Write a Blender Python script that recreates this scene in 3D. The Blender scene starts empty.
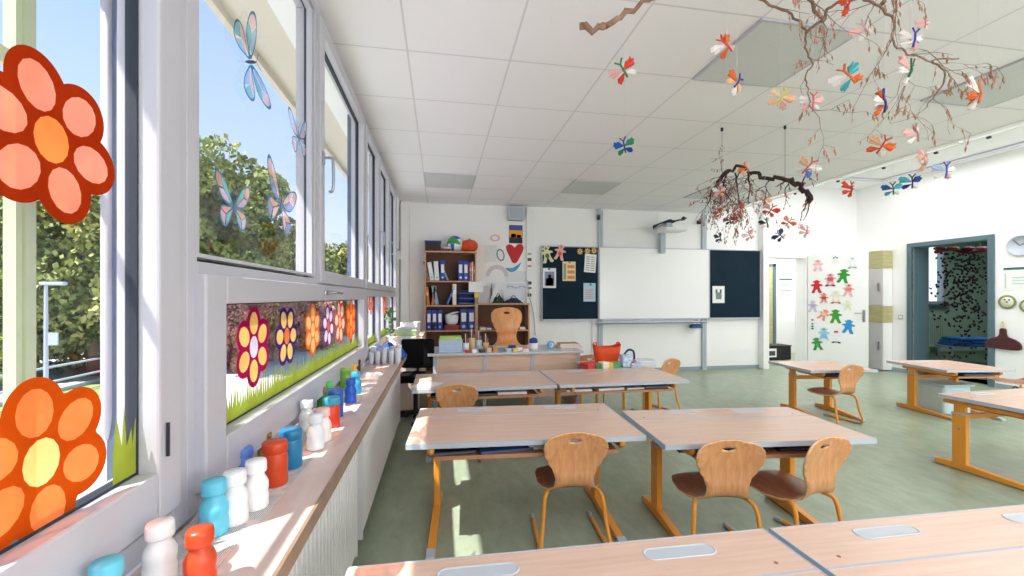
import bpy, bmesh, math, random
from mathutils import Vector, Matrix
R = math.radians
rnd = random.Random(7)
sc = bpy.context.scene
col = sc.collection

# ---------------------------------------------------------------- camera
TH = math.atan(72/420); S, Cc = math.sin(TH), math.cos(TH); H = 1.4; FPX = 420; HOR = 297
cd = bpy.data.cameras.new('camera'); cam = bpy.data.objects.new('camera', cd); col.objects.link(cam)
cam.location = (0, 0, H); cam.rotation_euler = (R(90), 0, -TH)
cd.sensor_width = 36; cd.lens = 36*FPX/1024; cd.shift_y = (HOR-288)/1024; cd.clip_start = .02; cd.clip_end = 500
sc.camera = cam

def ray(px, py):
    a = (px-512)/FPX; b = (HOR-py)/FPX
    return Vector((S+a*Cc, Cc-a*S, b))
def onZ(px, py, z):
    r = ray(px, py); t = (z-H)/r.z; return Vector((r.x*t, r.y*t, z))
def onX(px, py, x):
    r = ray(px, py); t = x/r.x; return Vector((x, r.y*t, H+r.z*t))
def onY(px, py, y):
    r = ray(px, py); t = y/r.y; return Vector((r.x*t, y, H+r.z*t))
def dist(px, py, d):
    r = ray(px, py); return Vector((r.x*d, r.y*d, H+r.z*d))

# ---------------------------------------------------------------- materials
def lin(c):
    return tuple(((v/255/12.92) if v/255 <= .04045 else ((v/255+.055)/1.055)**2.4) for v in c)+(1,)
MC = {}
def mat(name, c, rough=.5, metal=0, spec=.5, var=0, scale=20, bump=0, coat=0, stretch=None, c2=None, trans=0, emit=0, detail=4):
    if name in MC: return MC[name]
    m = bpy.data.materials.new(name); m.use_nodes = True; nt = m.node_tree; N = nt.nodes; L = nt.links
    b = N['Principled BSDF']
    b.inputs['Base Color'].default_value = lin(c); b.inputs['Roughness'].default_value = rough
    b.inputs['Metallic'].default_value = metal; b.inputs['Specular IOR Level'].default_value = spec
    b.inputs['Coat Weight'].default_value = coat; b.inputs['Coat Roughness'].default_value = .15
    if trans: b.inputs['Transmission Weight'].default_value = trans
    if emit:
        b.inputs['Emission Color'].default_value = lin(c); b.inputs['Emission Strength'].default_value = emit
    tc = N.new('ShaderNodeTexCoord'); mp = N.new('ShaderNodeMapping'); L.new(tc.outputs['Object'], mp.inputs[0])
    if stretch: mp.inputs['Scale'].default_value = stretch
    nz = N.new('ShaderNodeTexNoise'); nz.inputs['Scale'].default_value = scale; nz.inputs['Detail'].default_value = detail
    L.new(mp.outputs[0], nz.inputs['Vector'])
    if var or c2:
        rp = N.new('ShaderNodeValToRGB')
        a = lin(c); k = 1-var
        lo = lin(c2) if c2 else (a[0]*k, a[1]*k, a[2]*k, 1)
        rp.color_ramp.elements[0].color = lo; rp.color_ramp.elements[1].color = a
        rp.color_ramp.elements[0].position = .32; rp.color_ramp.elements[1].position = .66
        L.new(nz.outputs['Fac'], rp.inputs[0]); L.new(rp.outputs[0], b.inputs['Base Color'])
    if bump:
        bp = N.new('ShaderNodeBump'); bp.inputs['Strength'].default_value = bump; bp.inputs['Distance'].default_value = .003
        L.new(nz.outputs['Fac'], bp.inputs['Height']); L.new(bp.outputs[0], b.inputs['Normal'])
    MC[name] = m; return m

def wood(name, c, c2, stretch=(1.2, 22, 22), rough=.35, rings=1.0, coat=0, axis_scale=3.0):
    if name in MC: return MC[name]
    m = bpy.data.materials.new(name); m.use_nodes = True; nt = m.node_tree; N = nt.nodes; L = nt.links
    b = N['Principled BSDF']; b.inputs['Roughness'].default_value = rough; b.inputs['Coat Weight'].default_value = coat
    b.inputs['Coat Roughness'].default_value = .2
    tc = N.new('ShaderNodeTexCoord'); mp = N.new('ShaderNodeMapping'); mp.inputs['Scale'].default_value = stretch
    L.new(tc.outputs['Object'], mp.inputs[0])
    nz = N.new('ShaderNodeTexNoise'); nz.inputs['Scale'].default_value = axis_scale; nz.inputs['Detail'].default_value = 6
    nz.inputs['Distortion'].default_value = rings; L.new(mp.outputs[0], nz.inputs['Vector'])
    rp = N.new('ShaderNodeValToRGB'); rp.color_ramp.elements[0].position = .3; rp.color_ramp.elements[1].position = .7
    rp.color_ramp.elements[0].color = lin(c2); rp.color_ramp.elements[1].color = lin(c)
    L.new(nz.outputs['Fac'], rp.inputs[0]); L.new(rp.outputs[0], b.inputs['Base Color'])
    MC[name] = m; return m

def glass_mat(name, tint=(1, 1, 1, 1), gl=.05):
    m = bpy.data.materials.new(name); m.use_nodes = True; nt = m.node_tree; N = nt.nodes; L = nt.links
    N.clear(); o = N.new('ShaderNodeOutputMaterial'); mx = N.new('ShaderNodeMixShader'); t = N.new('ShaderNodeBsdfTransparent')
    g = N.new('ShaderNodeBsdfGlossy'); g.inputs['Roughness'].default_value = .02; t.inputs[0].default_value = tint
    lw = N.new('ShaderNodeLayerWeight'); lw.inputs['Blend'].default_value = .12
    mt = N.new('ShaderNodeMath'); mt.operation = 'MULTIPLY_ADD'; mt.inputs[1].default_value = .12; mt.inputs[2].default_value = gl*.5
    L.new(lw.outputs['Fresnel'], mt.inputs[0]); L.new(mt.outputs[0], mx.inputs[0])
    L.new(t.outputs[0], mx.inputs[1]); L.new(g.outputs[0], mx.inputs[2]); L.new(mx.outputs[0], o.inputs[0])
    MC[name] = m; return m
def film_mat(name, c, alpha=.35, rough=.4):
    # translucent painted window film: coloured diffuse + translucent, part see-through
    if name in MC: return MC[name]
    m = bpy.data.materials.new(name); m.use_nodes = True; nt = m.node_tree; N = nt.nodes; L = nt.links
    N.clear(); o = N.new('ShaderNodeOutputMaterial')
    tc = N.new('ShaderNodeTexCoord'); nz = N.new('ShaderNodeTexNoise'); nz.inputs['Scale'].default_value = 9; L.new(tc.outputs['Object'], nz.inputs['Vector'])
    rp = N.new('ShaderNodeValToRGB'); a = lin(c); rp.color_ramp.elements[0].color = (a[0]*.88, a[1]*.8, a[2]*.8, 1); rp.color_ramp.elements[1].color = a
    rp.color_ramp.elements[0].position = .35; rp.color_ramp.elements[1].position = .6
    L.new(nz.outputs['Fac'], rp.inputs[0])
    d = N.new('ShaderNodeBsdfDiffuse'); t = N.new('ShaderNodeBsdfTranslucent'); p = N.new('ShaderNodeBsdfTransparent')
    L.new(rp.outputs[0], d.inputs[0]); L.new(rp.outputs[0], t.inputs[0]); L.new(rp.outputs[0], p.inputs[0])
    m1 = N.new('ShaderNodeMixShader'); m1.inputs[0].default_value = .5; L.new(d.outputs[0], m1.inputs[1]); L.new(t.outputs[0], m1.inputs[2])
    m2 = N.new('ShaderNodeMixShader'); m2.inputs[0].default_value = alpha; L.new(m1.outputs[0], m2.inputs[1]); L.new(p.outputs[0], m2.inputs[2])
    L.new(m2.outputs[0], o.inputs[0]); MC[name] = m; return m

# ---------------------------------------------------------------- mesh builder
class MB:
    def __init__(s): s.bm = bmesh.new(); s.mi = 0
    def _new(s, geom, M=None):
        vs = [g for g in geom if isinstance(g, bmesh.types.BMVert)]
        if M is not None: bmesh.ops.transform(s.bm, matrix=M, verts=vs)
        for v in vs:
            for f in v.link_faces: f.material_index = s.mi
        return vs
    def box(s, c, d, rot=None, M=None, bev=0):
        r = bmesh.ops.create_cube(s.bm, size=1)
        X = Matrix.Translation(c) @ (rot.to_4x4() if rot else Matrix()) @ Matrix.Diagonal((d[0], d[1], d[2], 1))
        if M is not None: X = M @ X
        vs = s._new(r['verts'], X)
        if bev:
            es = list({e for v in vs for e in v.link_edges})
            k = bmesh.ops.bevel(s.bm, geom=es, offset=bev, segments=2, affect='EDGES', profile=.5)
            for f in k['faces']: f.material_index = s.mi
        return s
    def b2(s, x0, x1, y0, y1, z0, z1, bev=0):
        return s.box(((x0+x1)/2, (y0+y1)/2, (z0+z1)/2), (abs(x1-x0), abs(y1-y0), abs(z1-z0)), bev=bev)
    def cyl(s, a, b, r, r2=None, n=12):
        a = Vector(a); b = Vector(b); d = b-a
        k = bmesh.ops.create_cone(s.bm, cap_ends=True, segments=n, radius1=r, radius2=r if r2 is None else r2, depth=d.length)
        s._new(k['verts'], Matrix.Translation((a+b)/2) @ d.to_track_quat('Z', 'Y').to_matrix().to_4x4()); return s
    def ball(s, c, r, u=12, v=8, M=None):
        if not hasattr(r, '__len__'): r = (r, r, r)
        k = bmesh.ops.create_uvsphere(s.bm, u_segments=u, v_segments=v, radius=1)
        X = Matrix.Translation(c) @ Matrix.Diagonal((r[0], r[1], r[2], 1))
        if M is not None: X = Matrix.Translation(c) @ M.to_4x4() @ Matrix.Diagonal((r[0], r[1], r[2], 1))
        s._new(k['verts'], X); return s
    def tube(s, pts, r, n=8, cap=True):
        pts = [Vector(p) for p in pts]; m = len(pts)
        rs = r if hasattr(r, '__len__') else [r]*m
        rings = []; up = None
        for i, p in enumerate(pts):
            t = (pts[min(i+1, m-1)]-pts[max(i-1, 0)]).normalized()
            if up is None:
                up = Vector((0, 0, 1)) if abs(t.z) < .9 else Vector((1, 0, 0))
            x = up.cross(t)
            if x.length < 1e-5: x = Vector((1, 0, 0)).cross(t)
            x.normalize(); y = t.cross(x); up = y
            rings.append([s.bm.verts.new(p+(x*math.cos(2*math.pi*k/n)+y*math.sin(2*math.pi*k/n))*rs[i]) for k in range(n)])
        for i in range(m-1):
            for k in range(n):
                f = s.bm.faces.new((rings[i][k], rings[i][(k+1) % n], rings[i+1][(k+1) % n], rings[i+1][k])); f.material_index = s.mi; f.smooth = True
        if cap:
            f = s.bm.faces.new(rings[0][::-1]); f.material_index = s.mi
            f = s.bm.faces.new(rings[-1]); f.material_index = s.mi
        return s
    def leaf(s, c, rx, ry, L, d):
        # small six sided bud, long along d
        d = Vector(d).normalized(); x = d.orthogonal().normalized(); y = d.cross(x); c = Vector(c)
        top = s.bm.verts.new(c+d*L); bot = s.bm.verts.new(c-d*L); rg_ = []
        for k in range(6):
            a = k*math.pi/3; rg_.append(s.bm.verts.new(c+x*rx*math.cos(a)+y*ry*math.sin(a)-d*L*.15))
        for k in range(6):
            for t_ in (top, bot):
                f = s.bm.faces.new((rg_[k], rg_[(k+1) % 6], t_)); f.material_index = s.mi; f.smooth = True
        return s
    def lathe(s, prof, c=(0, 0, 0), n=20, M=None):
        c = Vector(c); rings = []; vs = []
        for r, z in prof:
            ring = [s.bm.verts.new(Vector((max(r, 1e-4)*math.cos(2*math.pi*k/n), max(r, 1e-4)*math.sin(2*math.pi*k/n), z))) for k in range(n)]
            rings.append(ring); vs += ring
        for i in range(len(rings)-1):
            for k in range(n):
                f = s.bm.faces.new((rings[i][k], rings[i][(k+1) % n], rings[i+1][(k+1) % n], rings[i+1][k])); f.material_index = s.mi; f.smooth = True
        for rr, rv in ((rings[0], True), (rings[-1], False)):
            f = s.bm.faces.new(rr[::-1] if rv else rr); f.material_index = s.mi
        X = Matrix.Translation(c)
        if M is not None: X = X @ M.to_4x4()
        bmesh.ops.transform(s.bm, matrix=X, verts=vs); return s
    def prism(s, pts, t, M=None):
        """2D outline (x,z) extruded along y by t, centred; M places it"""
        a = [s.bm.verts.new((p[0], -t/2, p[1])) for p in pts]; b = [s.bm.verts.new((p[0], t/2, p[1])) for p in pts]
        n = len(pts); fs = [s.bm.faces.new(a), s.bm.faces.new(b[::-1])]
        for i in range(n): fs.append(s.bm.faces.new((a[i], b[i], b[(i+1) % n], a[(i+1) % n])))
        for f in fs: f.material_index = s.mi
        if M is not None: bmesh.ops.transform(s.bm, matrix=M, verts=a+b)
        return s
    def quad(s, p):
        f = s.bm.faces.new([s.bm.verts.new(q) for q in p]); f.material_index = s.mi; return s
    def build(s, name, m, parent=None, smooth=False, bevel=0, kind=None, tri=False):
        if not hasattr(m, '__len__'): m = [m]
        bmesh.ops.recalc_face_normals(s.bm, faces=s.bm.faces)
        me = bpy.data.meshes.new(name)
        if smooth:
            for f in s.bm.faces: f.smooth = True
        s.bm.to_mesh(me); s.bm.free()
        for q in m: me.materials.append(q)
        o = bpy.data.objects.new(name, me); col.objects.link(o)
        if parent: o.parent = parent
        if bevel:
            b = o.modifiers.new('bevel', 'BEVEL'); b.width = bevel; b.segments = 2; b.limit_method = 'ANGLE'; b.angle_limit = R(40)
        if smooth and bevel == 0:
            pass
        if kind: o['kind'] = kind
        return o
def tag(o, label, cat, group=None, kind=None):
    if label: o['label'] = label
    if cat: o['category'] = cat
    if group: o['group'] = group
    if kind: o['kind'] = kind
    return o
def T(name, label, cat, loc=(0, 0, 0), rz=0, group=None, kind=None):
    o = bpy.data.objects.new(name, None); o.empty_display_size = .05; col.objects.link(o)
    o.location = loc; o.rotation_euler = (0, 0, rz)
    return tag(o, label, cat, group, kind)
def st(name):
    o = bpy.data.objects.new(name, None); o.empty_display_size = .05; col.objects.link(o); o['kind'] = 'structure'; return o
def kids(o): return [c for c in col.objects if c.parent == o]
def copy_tree(o, parent=None):
    c = o.copy(); col.objects.link(c)
    if parent: c.parent = parent
    for ch in kids(o): copy_tree(ch, c)
    return c
def put(o, loc, rz=0, label=None, scale=None):
    o.location = loc; o.rotation_euler = (0, 0, rz)
    if label: o['label'] = label
    if scale: o.scale = (scale,)*3 if not hasattr(scale, '__len__') else scale
    return o
def arc(cx, cy, r, a0, a1, n=6): return [(cx+r*math.cos(R(a0+(a1-a0)*i/n)), cy+r*math.sin(R(a0+(a1-a0)*i/n))) for i in range(n+1)]
def smoothpath(P, n=6):
    P = [Vector(p) for p in P]; out = []
    for i in range(len(P)-1):
        p0 = P[max(i-1, 0)]; p1 = P[i]; p2 = P[i+1]; p3 = P[min(i+2, len(P)-1)]
        for k in range(n):
            t = k/n
            out.append(.5*((2*p1)+(p2-p0)*t+(2*p0-5*p1+4*p2-p3)*t*t+(3*p1-p0-3*p2+p3)*t**3))
    out.append(P[-1]); return out

# palette
M_white = mat('wall_paint', (243, 243, 243), .7, var=.02, scale=3)
M_wall = mat('wall_plaster', (246, 246, 246), .8, var=.015, scale=2, bump=.05)
M_frame = mat('window_plastic', (190, 189, 199), .35, var=.02, scale=6)
M_gasket = mat('rubber_gasket', (38, 44, 56), .6)
M_chrome = mat('brushed_metal', (170, 172, 178), .28, metal=.9)
M_grey = mat('grey_plastic', (176, 184, 196), .45)
M_orange = mat('orange_lacquer', (238, 158, 58), .35, var=.05, scale=8)
M_edge = mat('grey_edge_band', (186, 194, 206), .45)
M_top = wood('beech_laminate', (236, 202, 184), (222, 184, 162), stretch=(1.0, 14, 14), rough=.28, rings=.4)
M_shelfw = wood('shelf_laminate', (190, 138, 104), (168, 116, 86), stretch=(1, 12, 12), rough=.4)
M_ply = wood('chair_plywood', (226, 166, 116), (204, 140, 92), stretch=(14, 14, 1.2), rough=.3, rings=1.6, axis_scale=2.2)
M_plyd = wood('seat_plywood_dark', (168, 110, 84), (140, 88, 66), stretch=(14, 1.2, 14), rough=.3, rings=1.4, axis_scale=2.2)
M_plye = mat('plywood_edge', (232, 190, 140), .5, var=.1, scale=30)
M_teal = mat('teal_grey_paint', (88, 112, 122), .45)
M_paper = mat('white_paper', (242, 242, 242), .8, var=.03, scale=30)
M_black = mat('black_plastic', (22, 23, 26), .5)
M_blue = mat('blue_card', (32, 62, 150), .5, var=.1)
M_red = mat('red_paint', (200, 40, 34), .5)
M_green = mat('green_paint', (48, 140, 58), .5)
M_yellow = mat('yellow_paint', (238, 200, 70), .5)
M_thread = mat('thread', (225, 225, 225), .6)
def cm(r, g, b, rough=.5): return mat('colour_%02x%02x%02x' % (r, g, b), (r, g, b), rough, var=.06, scale=25)
# ================================================================= SETTING
YB = 7.33; XL = -.67; XR = 8.47; ZC = 3.01; XS = 5.24; YR = -2.6
def structure_mesh(name, boxes, m, bevel=0):
    b = MB()
    for q in boxes: b.b2(*q)
    return b.build(name, m, None, kind='structure', bevel=bevel)

# floor: mottled green-grey linoleum
fm = bpy.data.materials.new('linoleum'); fm.use_nodes = True; nt = fm.node_tree; N = nt.nodes; L = nt.links
b = N['Principled BSDF']; b.inputs['Roughness'].default_value = .33; b.inputs['Specular IOR Level'].default_value = .5
tc = N.new('ShaderNodeTexCoord'); n1 = N.new('ShaderNodeTexNoise'); n1.inputs['Scale'].default_value = 9; n1.inputs['Detail'].default_value = 10; n1.inputs['Roughness'].default_value = .7; n1.inputs['Distortion'].default_value = .4
mp = N.new('ShaderNodeMapping'); mp.inputs['Scale'].default_value = (1, .45, 1); L.new(tc.outputs['Object'], mp.inputs[0]); L.new(mp.outputs[0], n1.inputs['Vector'])
rp = N.new('ShaderNodeValToRGB'); rp.color_ramp.elements[0].color = lin((140, 154, 132)); rp.color_ramp.elements[1].color = lin((164, 176, 154)); rp.color_ramp.elements[0].position = .35; rp.color_ramp.elements[1].position = .65
L.new(n1.outputs['Fac'], rp.inputs[0]); L.new(rp.outputs[0], b.inputs['Base Color'])
structure_mesh('floor', [(-.9, XR+.6, YR, 7.6, -.1, 0)], fm)

# suspended ceiling: tile grid in the material
cmx = bpy.data.materials.new('ceiling_tiles'); cmx.use_nodes = True; nt = cmx.node_tree; N = nt.nodes; L = nt.links
b = N['Principled BSDF']; b.inputs['Roughness'].default_value = .85
tc = N.new('ShaderNodeTexCoord'); sp = N.new('ShaderNodeSeparateXYZ'); L.new(tc.outputs['Object'], sp.inputs[0])
def groove(sock, off):
    a = N.new('ShaderNodeMath'); a.operation = 'ADD'; a.inputs[1].default_value = off; L.new(sock, a.inputs[0])
    d = N.new('ShaderNodeMath'); d.operation = 'DIVIDE'; d.inputs[1].default_value = .68; L.new(a.outputs[0], d.inputs[0])
    f = N.new('ShaderNodeMath'); f.operation = 'FRACT'; L.new(d.outputs[0], f.inputs[0])
    s1 = N.new('ShaderNodeMath'); s1.operation = 'SUBTRACT'; s1.inputs[1].default_value = .5; L.new(f.outputs[0], s1.inputs[0])
    ab = N.new('ShaderNodeMath'); ab.operation = 'ABSOLUTE'; L.new(s1.outputs[0], ab.inputs[0])
    g = N.new('ShaderNodeMath'); g.operation = 'GREATER_THAN'; g.inputs[1].default_value = .5-.009; L.new(ab.outputs[0], g.inputs[0]); return g
gx = groove(sp.outputs['X'], .21+6.8); gy = groove(sp.outputs['Y'], -3.5+6.8)
mxm = N.new('ShaderNodeMath'); mxm.operation = 'MAXIMUM'; L.new(gx.outputs[0], mxm.inputs[0]); L.new(gy.outputs[0], mxm.inputs[1])
nz = N.new('ShaderNodeTexNoise'); nz.inputs['Scale'].default_value = 90; L.new(tc.outputs['Object'], nz.inputs['Vector'])
bp = N.new('ShaderNodeBump'); bp.inputs['Strength'].default_value = .08; L.new(nz.outputs['Fac'], bp.inputs['Height']); L.new(bp.outputs[0], b.inputs['Normal'])
mc = N.new('ShaderNodeMix'); mc.data_type = 'RGBA'; L.new(mxm.outputs[0], mc.inputs['Factor'])
mc.inputs['A'].default_value = lin((246, 244, 247)); mc.inputs['B'].default_value = lin((218, 217, 221)); L.new(mc.outputs['Result'], b.inputs['Base Color'])
structure_mesh('ceiling', [(-.9, XS, YR, YB, ZC, ZC+.08)], cmx)
structure_mesh('ceiling_upper', [(XS-.05, XR+.6, YR, YB, 3.6, 3.7)], M_wall)
structure_mesh('trim_1', [(XS, XS+.05, YR, YB, ZC, 3.65)], M_white)
structure_mesh('trim_2', [(XS-.03, XS+.0, YR, YB, ZC-.012, ZC)], M_white)

# walls
structure_mesh('wall_left', [(-.92, XL, YR, 6.55, -.1, .76), (-.92, XL, YR, 6.55, 3.0, 3.3), (-.92, XL, 6.55, YB+.1, -.1, 3.3),
                             (-.92, XL+.0, YR, -1.7, .76, 3.0)], M_wall)
# back wall with the doorway at X 6.33..7.25
DX0, DX1, DZ = 6.33, 7.25, 2.19
structure_mesh('wall_back', [(XL-.2, DX0, YB, YB+.22, 0, 3.65), (DX1, XR+.6, YB, YB+.22, 0, 3.65), (DX0, DX1, YB, YB+.22, DZ, 3.65)], M_wall)
# right wall with doorway Y 5.19..6.32
RY0, RY1, RZ = 5.22, 6.30, 2.30
structure_mesh('wall_right', [(XR, XR+.15, YR, RY0, 0, 3.65), (XR, XR+.15, RY1, YB+.2, 0, 3.65), (XR, XR+.15, RY0, RY1, RZ, 3.65)], M_wall)
structure_mesh('wall_rear', [(-.9, XR+.6, YR-.15, YR, 0, 3.65)], M_wall)
M_skirt = mat('skirting_grey', (150, 164, 172), .5)
structure_mesh('baseboard_back', [(XL, DX0-.08, YB-.015, YB, 0, .07), (DX1+.05, XR, YB-.015, YB, 0, .07)], M_skirt)
structure_mesh('baseboard_right', [(XR-.015, XR, YR, RY0-.07, 0, .07), (XR-.015, XR, RY1+.07, 6.66, 0, .07)], M_skirt)
# slim white pipe casings and joints on the back wall
structure_mesh('trim_3', [(XL+.02, XL+.16, YB-.12, YB, 0, ZC)], M_white, .01)
structure_mesh('trim_4', [(6.17, 6.30, YB-.14, YB, 0, ZC+.2)], M_white, .008)
structure_mesh('trim_5', [(4.02, 4.06, YB-.012, YB, 2.3, ZC)], M_white)

# --- right doorway: steel frame
d1 = st('door_1')
b = MB(); b.b2(XR-.03, XR+.02, RY0-.075, RY0, 0, RZ+.075); b.b2(XR-.03, XR+.02, RY1, RY1+.075, 0, RZ+.075); b.b2(XR-.03, XR+.02, RY0, RY1, RZ, RZ+.075)
b.b2(XR+.02, XR+.34, RY1-.02, RY1+.06, 0, RZ+.03); b.b2(XR+.02, XR+.2, RY0-.06, RY0+.02, 0, RZ+.03); b.b2(XR+.02, XR+.2, RY0, RY1, RZ-.01, RZ+.06)
o = b.build('door_frame', M_teal, d1, bevel=.004)
# --- back doorway frame and open leaf
d2 = st('door_2')
b = MB(); b.b2(DX0-.05, DX0+.012, YB-.02, YB+.24, 0, DZ+.05); b.b2(DX1-.012, DX1+.05, YB-.02, YB+.24, 0, DZ+.05); b.b2(DX0+.012, DX1-.012, YB-.02, YB+.24, DZ-.012, DZ+.05)
b.build('door_frame', M_white, d2, bevel=.004)
hx, hy, ex, ey = 7.27, 7.29, 7.76, 6.50
ang = math.atan2(ey-hy, ex-hx); LEN = math.hypot(ex-hx, ey-hy)
leaf = MB().box((LEN/2, 0, 1.13), (LEN, .045, 2.2), bev=.004).build('door_leaf', M_white, d2)
leaf.location = (hx, hy, 0); leaf.rotation_euler = (0, 0, ang)
b = MB(); b.box((LEN-.06, -.03, 1.05), (.04, .012, .22), bev=.004); b.tube([(LEN-.06, -.03, 1.1), (LEN-.06, -.075, 1.1), (LEN-.19, -.075, 1.1)], .01); b.cyl((LEN-.06, -.028, .99), (LEN-.06, -.045, .99), .015)
b.build('door_handle', M_chrome, leaf)
DOORFWD = (hx, hy, ang, LEN)

# corridor behind the back doorway
structure_mesh('floor_corridor', [(5.6, 9.3, 7.55, 9.6, -.1, 0)], fm)
structure_mesh('wall_corridor', [(5.5, 9.3, 9.2, 9.35, 0, 2.7), (5.5, 5.6, 7.55, 9.2, 0, 2.7), (9.3, 9.4, 7.55, 9.3, 0, 2.7), (5.5, 9.4, 7.55, 9.35, 2.7, 2.8)], M_wall)
d3 = st('door_3')
pa = onY(763, 262, 9.17); pb = onY(775, 262, 9.17)
b = MB(); b.b2(pb.x-.08, pb.x, 9.13, 9.2, 0, 2.22); b.b2(pa.x-.75, pb.x, 9.13, 9.2, 2.15, 2.23); b.build('door_frame', M_teal, d3)
M_olive = wood('olive_laminate', (196, 190, 140), (172, 166, 118), stretch=(1.5, 1.5, 16), rough=.45, rings=.6)
b = MB(); b.b2(pa.x-.75, pb.x-.08, 9.15, 9.19, 0.01, 2.15); b.build('door_leaf', M_olive, d3)

# side room behind the right doorway
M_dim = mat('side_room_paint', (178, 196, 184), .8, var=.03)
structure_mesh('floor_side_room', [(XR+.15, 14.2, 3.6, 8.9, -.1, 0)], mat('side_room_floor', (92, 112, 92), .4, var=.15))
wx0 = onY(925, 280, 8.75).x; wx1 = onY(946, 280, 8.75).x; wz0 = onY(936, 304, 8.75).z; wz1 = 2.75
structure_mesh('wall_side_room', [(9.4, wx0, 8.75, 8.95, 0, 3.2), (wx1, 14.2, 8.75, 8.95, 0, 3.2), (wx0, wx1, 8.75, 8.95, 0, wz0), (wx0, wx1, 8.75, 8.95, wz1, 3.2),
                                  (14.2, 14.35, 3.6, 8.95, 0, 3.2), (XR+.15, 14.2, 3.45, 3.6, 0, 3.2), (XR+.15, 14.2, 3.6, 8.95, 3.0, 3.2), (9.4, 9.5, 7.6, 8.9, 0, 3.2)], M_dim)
w4 = st('window_4')
b = MB(); w = .07
b.b2(wx0, wx0+w, 8.76, 8.83, wz0, wz1); b.b2(wx1-w, wx1, 8.76, 8.83, wz0, wz1); b.b2(wx0, wx1, 8.76, 8.83, wz0, wz0+w); b.b2(wx0, wx1, 8.76, 8.83, wz1-w, wz1)
b.build('window_frame', M_frame, w4)
MB().b2(wx0-.05, wx1+.05, 8.6, 8.76, wz0-.05, wz0).build('window_sill', M_teal, w4)

# ---------------------------------------------------------------- window wall
M_glass = glass_mat('window_glass')
def ring(b, y0, y1, z0, z1, w, xa, xb, wb=None, wt=None):
    wb = wb or w; wt = wt or w
    b.b2(xa, xb, y0, y0+w, z0, z1); b.b2(xa, xb, y1-w, y1, z0, z1)
    b.b2(xa, xb, y0+w, y1-w, z0, z0+wb); b.b2(xa, xb, y0+w, y1-w, z1-wt, z1)
def pane(win, y0, y1, z0, z1, w=.07, wb=None, wt=None, xa=-.735, xb=-.645, name='sash', gx=-.70):
    s = MB(); ring(s, y0, y1, z0, z1, w, xa, xb, wb, wt); s = s.build(name, M_frame, win, bevel=.006)
    bt = wb or w; tp = wt or w
    g = MB(); ring(g, y0+w-.002, y1-w+.002, z0+bt-.002, z1-tp+.002, .008, gx-.012, gx+.012); g.build('gasket', M_gasket, s)
    MB().b2(gx-.004, gx+.004, y0+w, y1-w, z0+bt, z1-tp).build('glass', M_glass, s)
    return s
def whandle(par, y, z, L=.12, horizontal=False, xb=-.645):
    b = MB()
    if horizontal:
        b.box((xb+.004, y, z), (.008, .07, .028), bev=.003); b.tube(smoothpath([(xb, y, z), (xb+.045, y, z), (xb+.05, y+.03, z-.001), (xb+.05, y+L, z-.004)]), .008)
    else:
        b.box((xb+.004, y, z), (.008, .028, .07), bev=.003); b.tube(smoothpath([(xb, y, z), (xb+.045, y, z), (xb+.052, y, z-.03), (xb+.052, y, z-L+.02), (xb+.03, y, z-L)]), .008)
    b.build('window_handle', M_chrome, par)
# window 1 : nearest bay, tall sashes
w1 = st('window_1')
b = MB(); ring(b, -1.65, 1.25, .80, 3.0, .06, -.76, -.665); b.b2(-.76, -.665, -.42, -.34, .86, 2.94); b.build('window_frame', M_frame, w1, bevel=.004)
p = pane(w1, -.36, 1.19, .875, 2.96, w=.085, wb=.115); pane(w1, -1.62, -.38, .875, 2.96, w=.10)
MB().b2(-.643, -.637, 1.125, 1.13, 1.02, 1.10).build('drain_slot', M_gasket, p)
# window 2 : fixed pane, opening sash, bottom hung sash
w2 = st('window_2')
b = MB(); ring(b, 1.25, 3.88, .80, 3.0, .05, -.76, -.665); b.b2(-.76, -.665, 1.30, 3.83, 1.44, 1.50); b.b2(-.76, -.665, 2.405, 2.475, 1.5, 2.95)
b.build('window_frame', M_frame, w2, bevel=.004)
g = MB(); ring(g, 1.302, 2.403, 1.5015, 2.949, .009, -.715, -.698); g.build('gasket', M_gasket, w2)
b = MB(); ring(b, 1.31, 2.395, 1.512, 2.94, .012, -.70, -.672); b.build('glazing_bead', M_frame, w2)
MB().b2(-.704, -.696, 1.31, 2.395, 1.51, 2.94).build('glass', M_glass, w2)
p = pane(w2, 2.46, 3.84, 1.475, 2.965, w=.075); whandle(p, 2.50, 2.18, L=.19)
p = pane(w2, 1.285, 3.845, .855, 1.465, w=.115, wb=.125, wt=.085, xb=-.635); whandle(p, 2.52, 1.425, L=.17, horizontal=True, xb=-.635)
# window 3 : far bay
w3 = st('window_3')
b = MB(); ring(b, 3.88, 6.55, .80, 3.0, .05, -.76, -.665); b.b2(-.76, -.665, 4.72, 4.78, .85, 2.95); b.b2(-.76, -.665, 5.62, 5.68, .85, 2.95); b.b2(-.76, -.665, 3.93, 6.5, 1.44, 1.5); b.build('window_frame', M_frame, w3, bevel=.004)
for y0, y1 in ((3.91, 4.74), (4.76, 5.64), (5.66, 6.52)):
    p = pane(w3, y0, y1, 1.475, 2.965, w=.065); whandle(p, y1-.04, 2.1, L=.15)
    pane(w3, y0, y1, .855, 1.465, w=.06, wb=.07, wt=.06)
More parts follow.
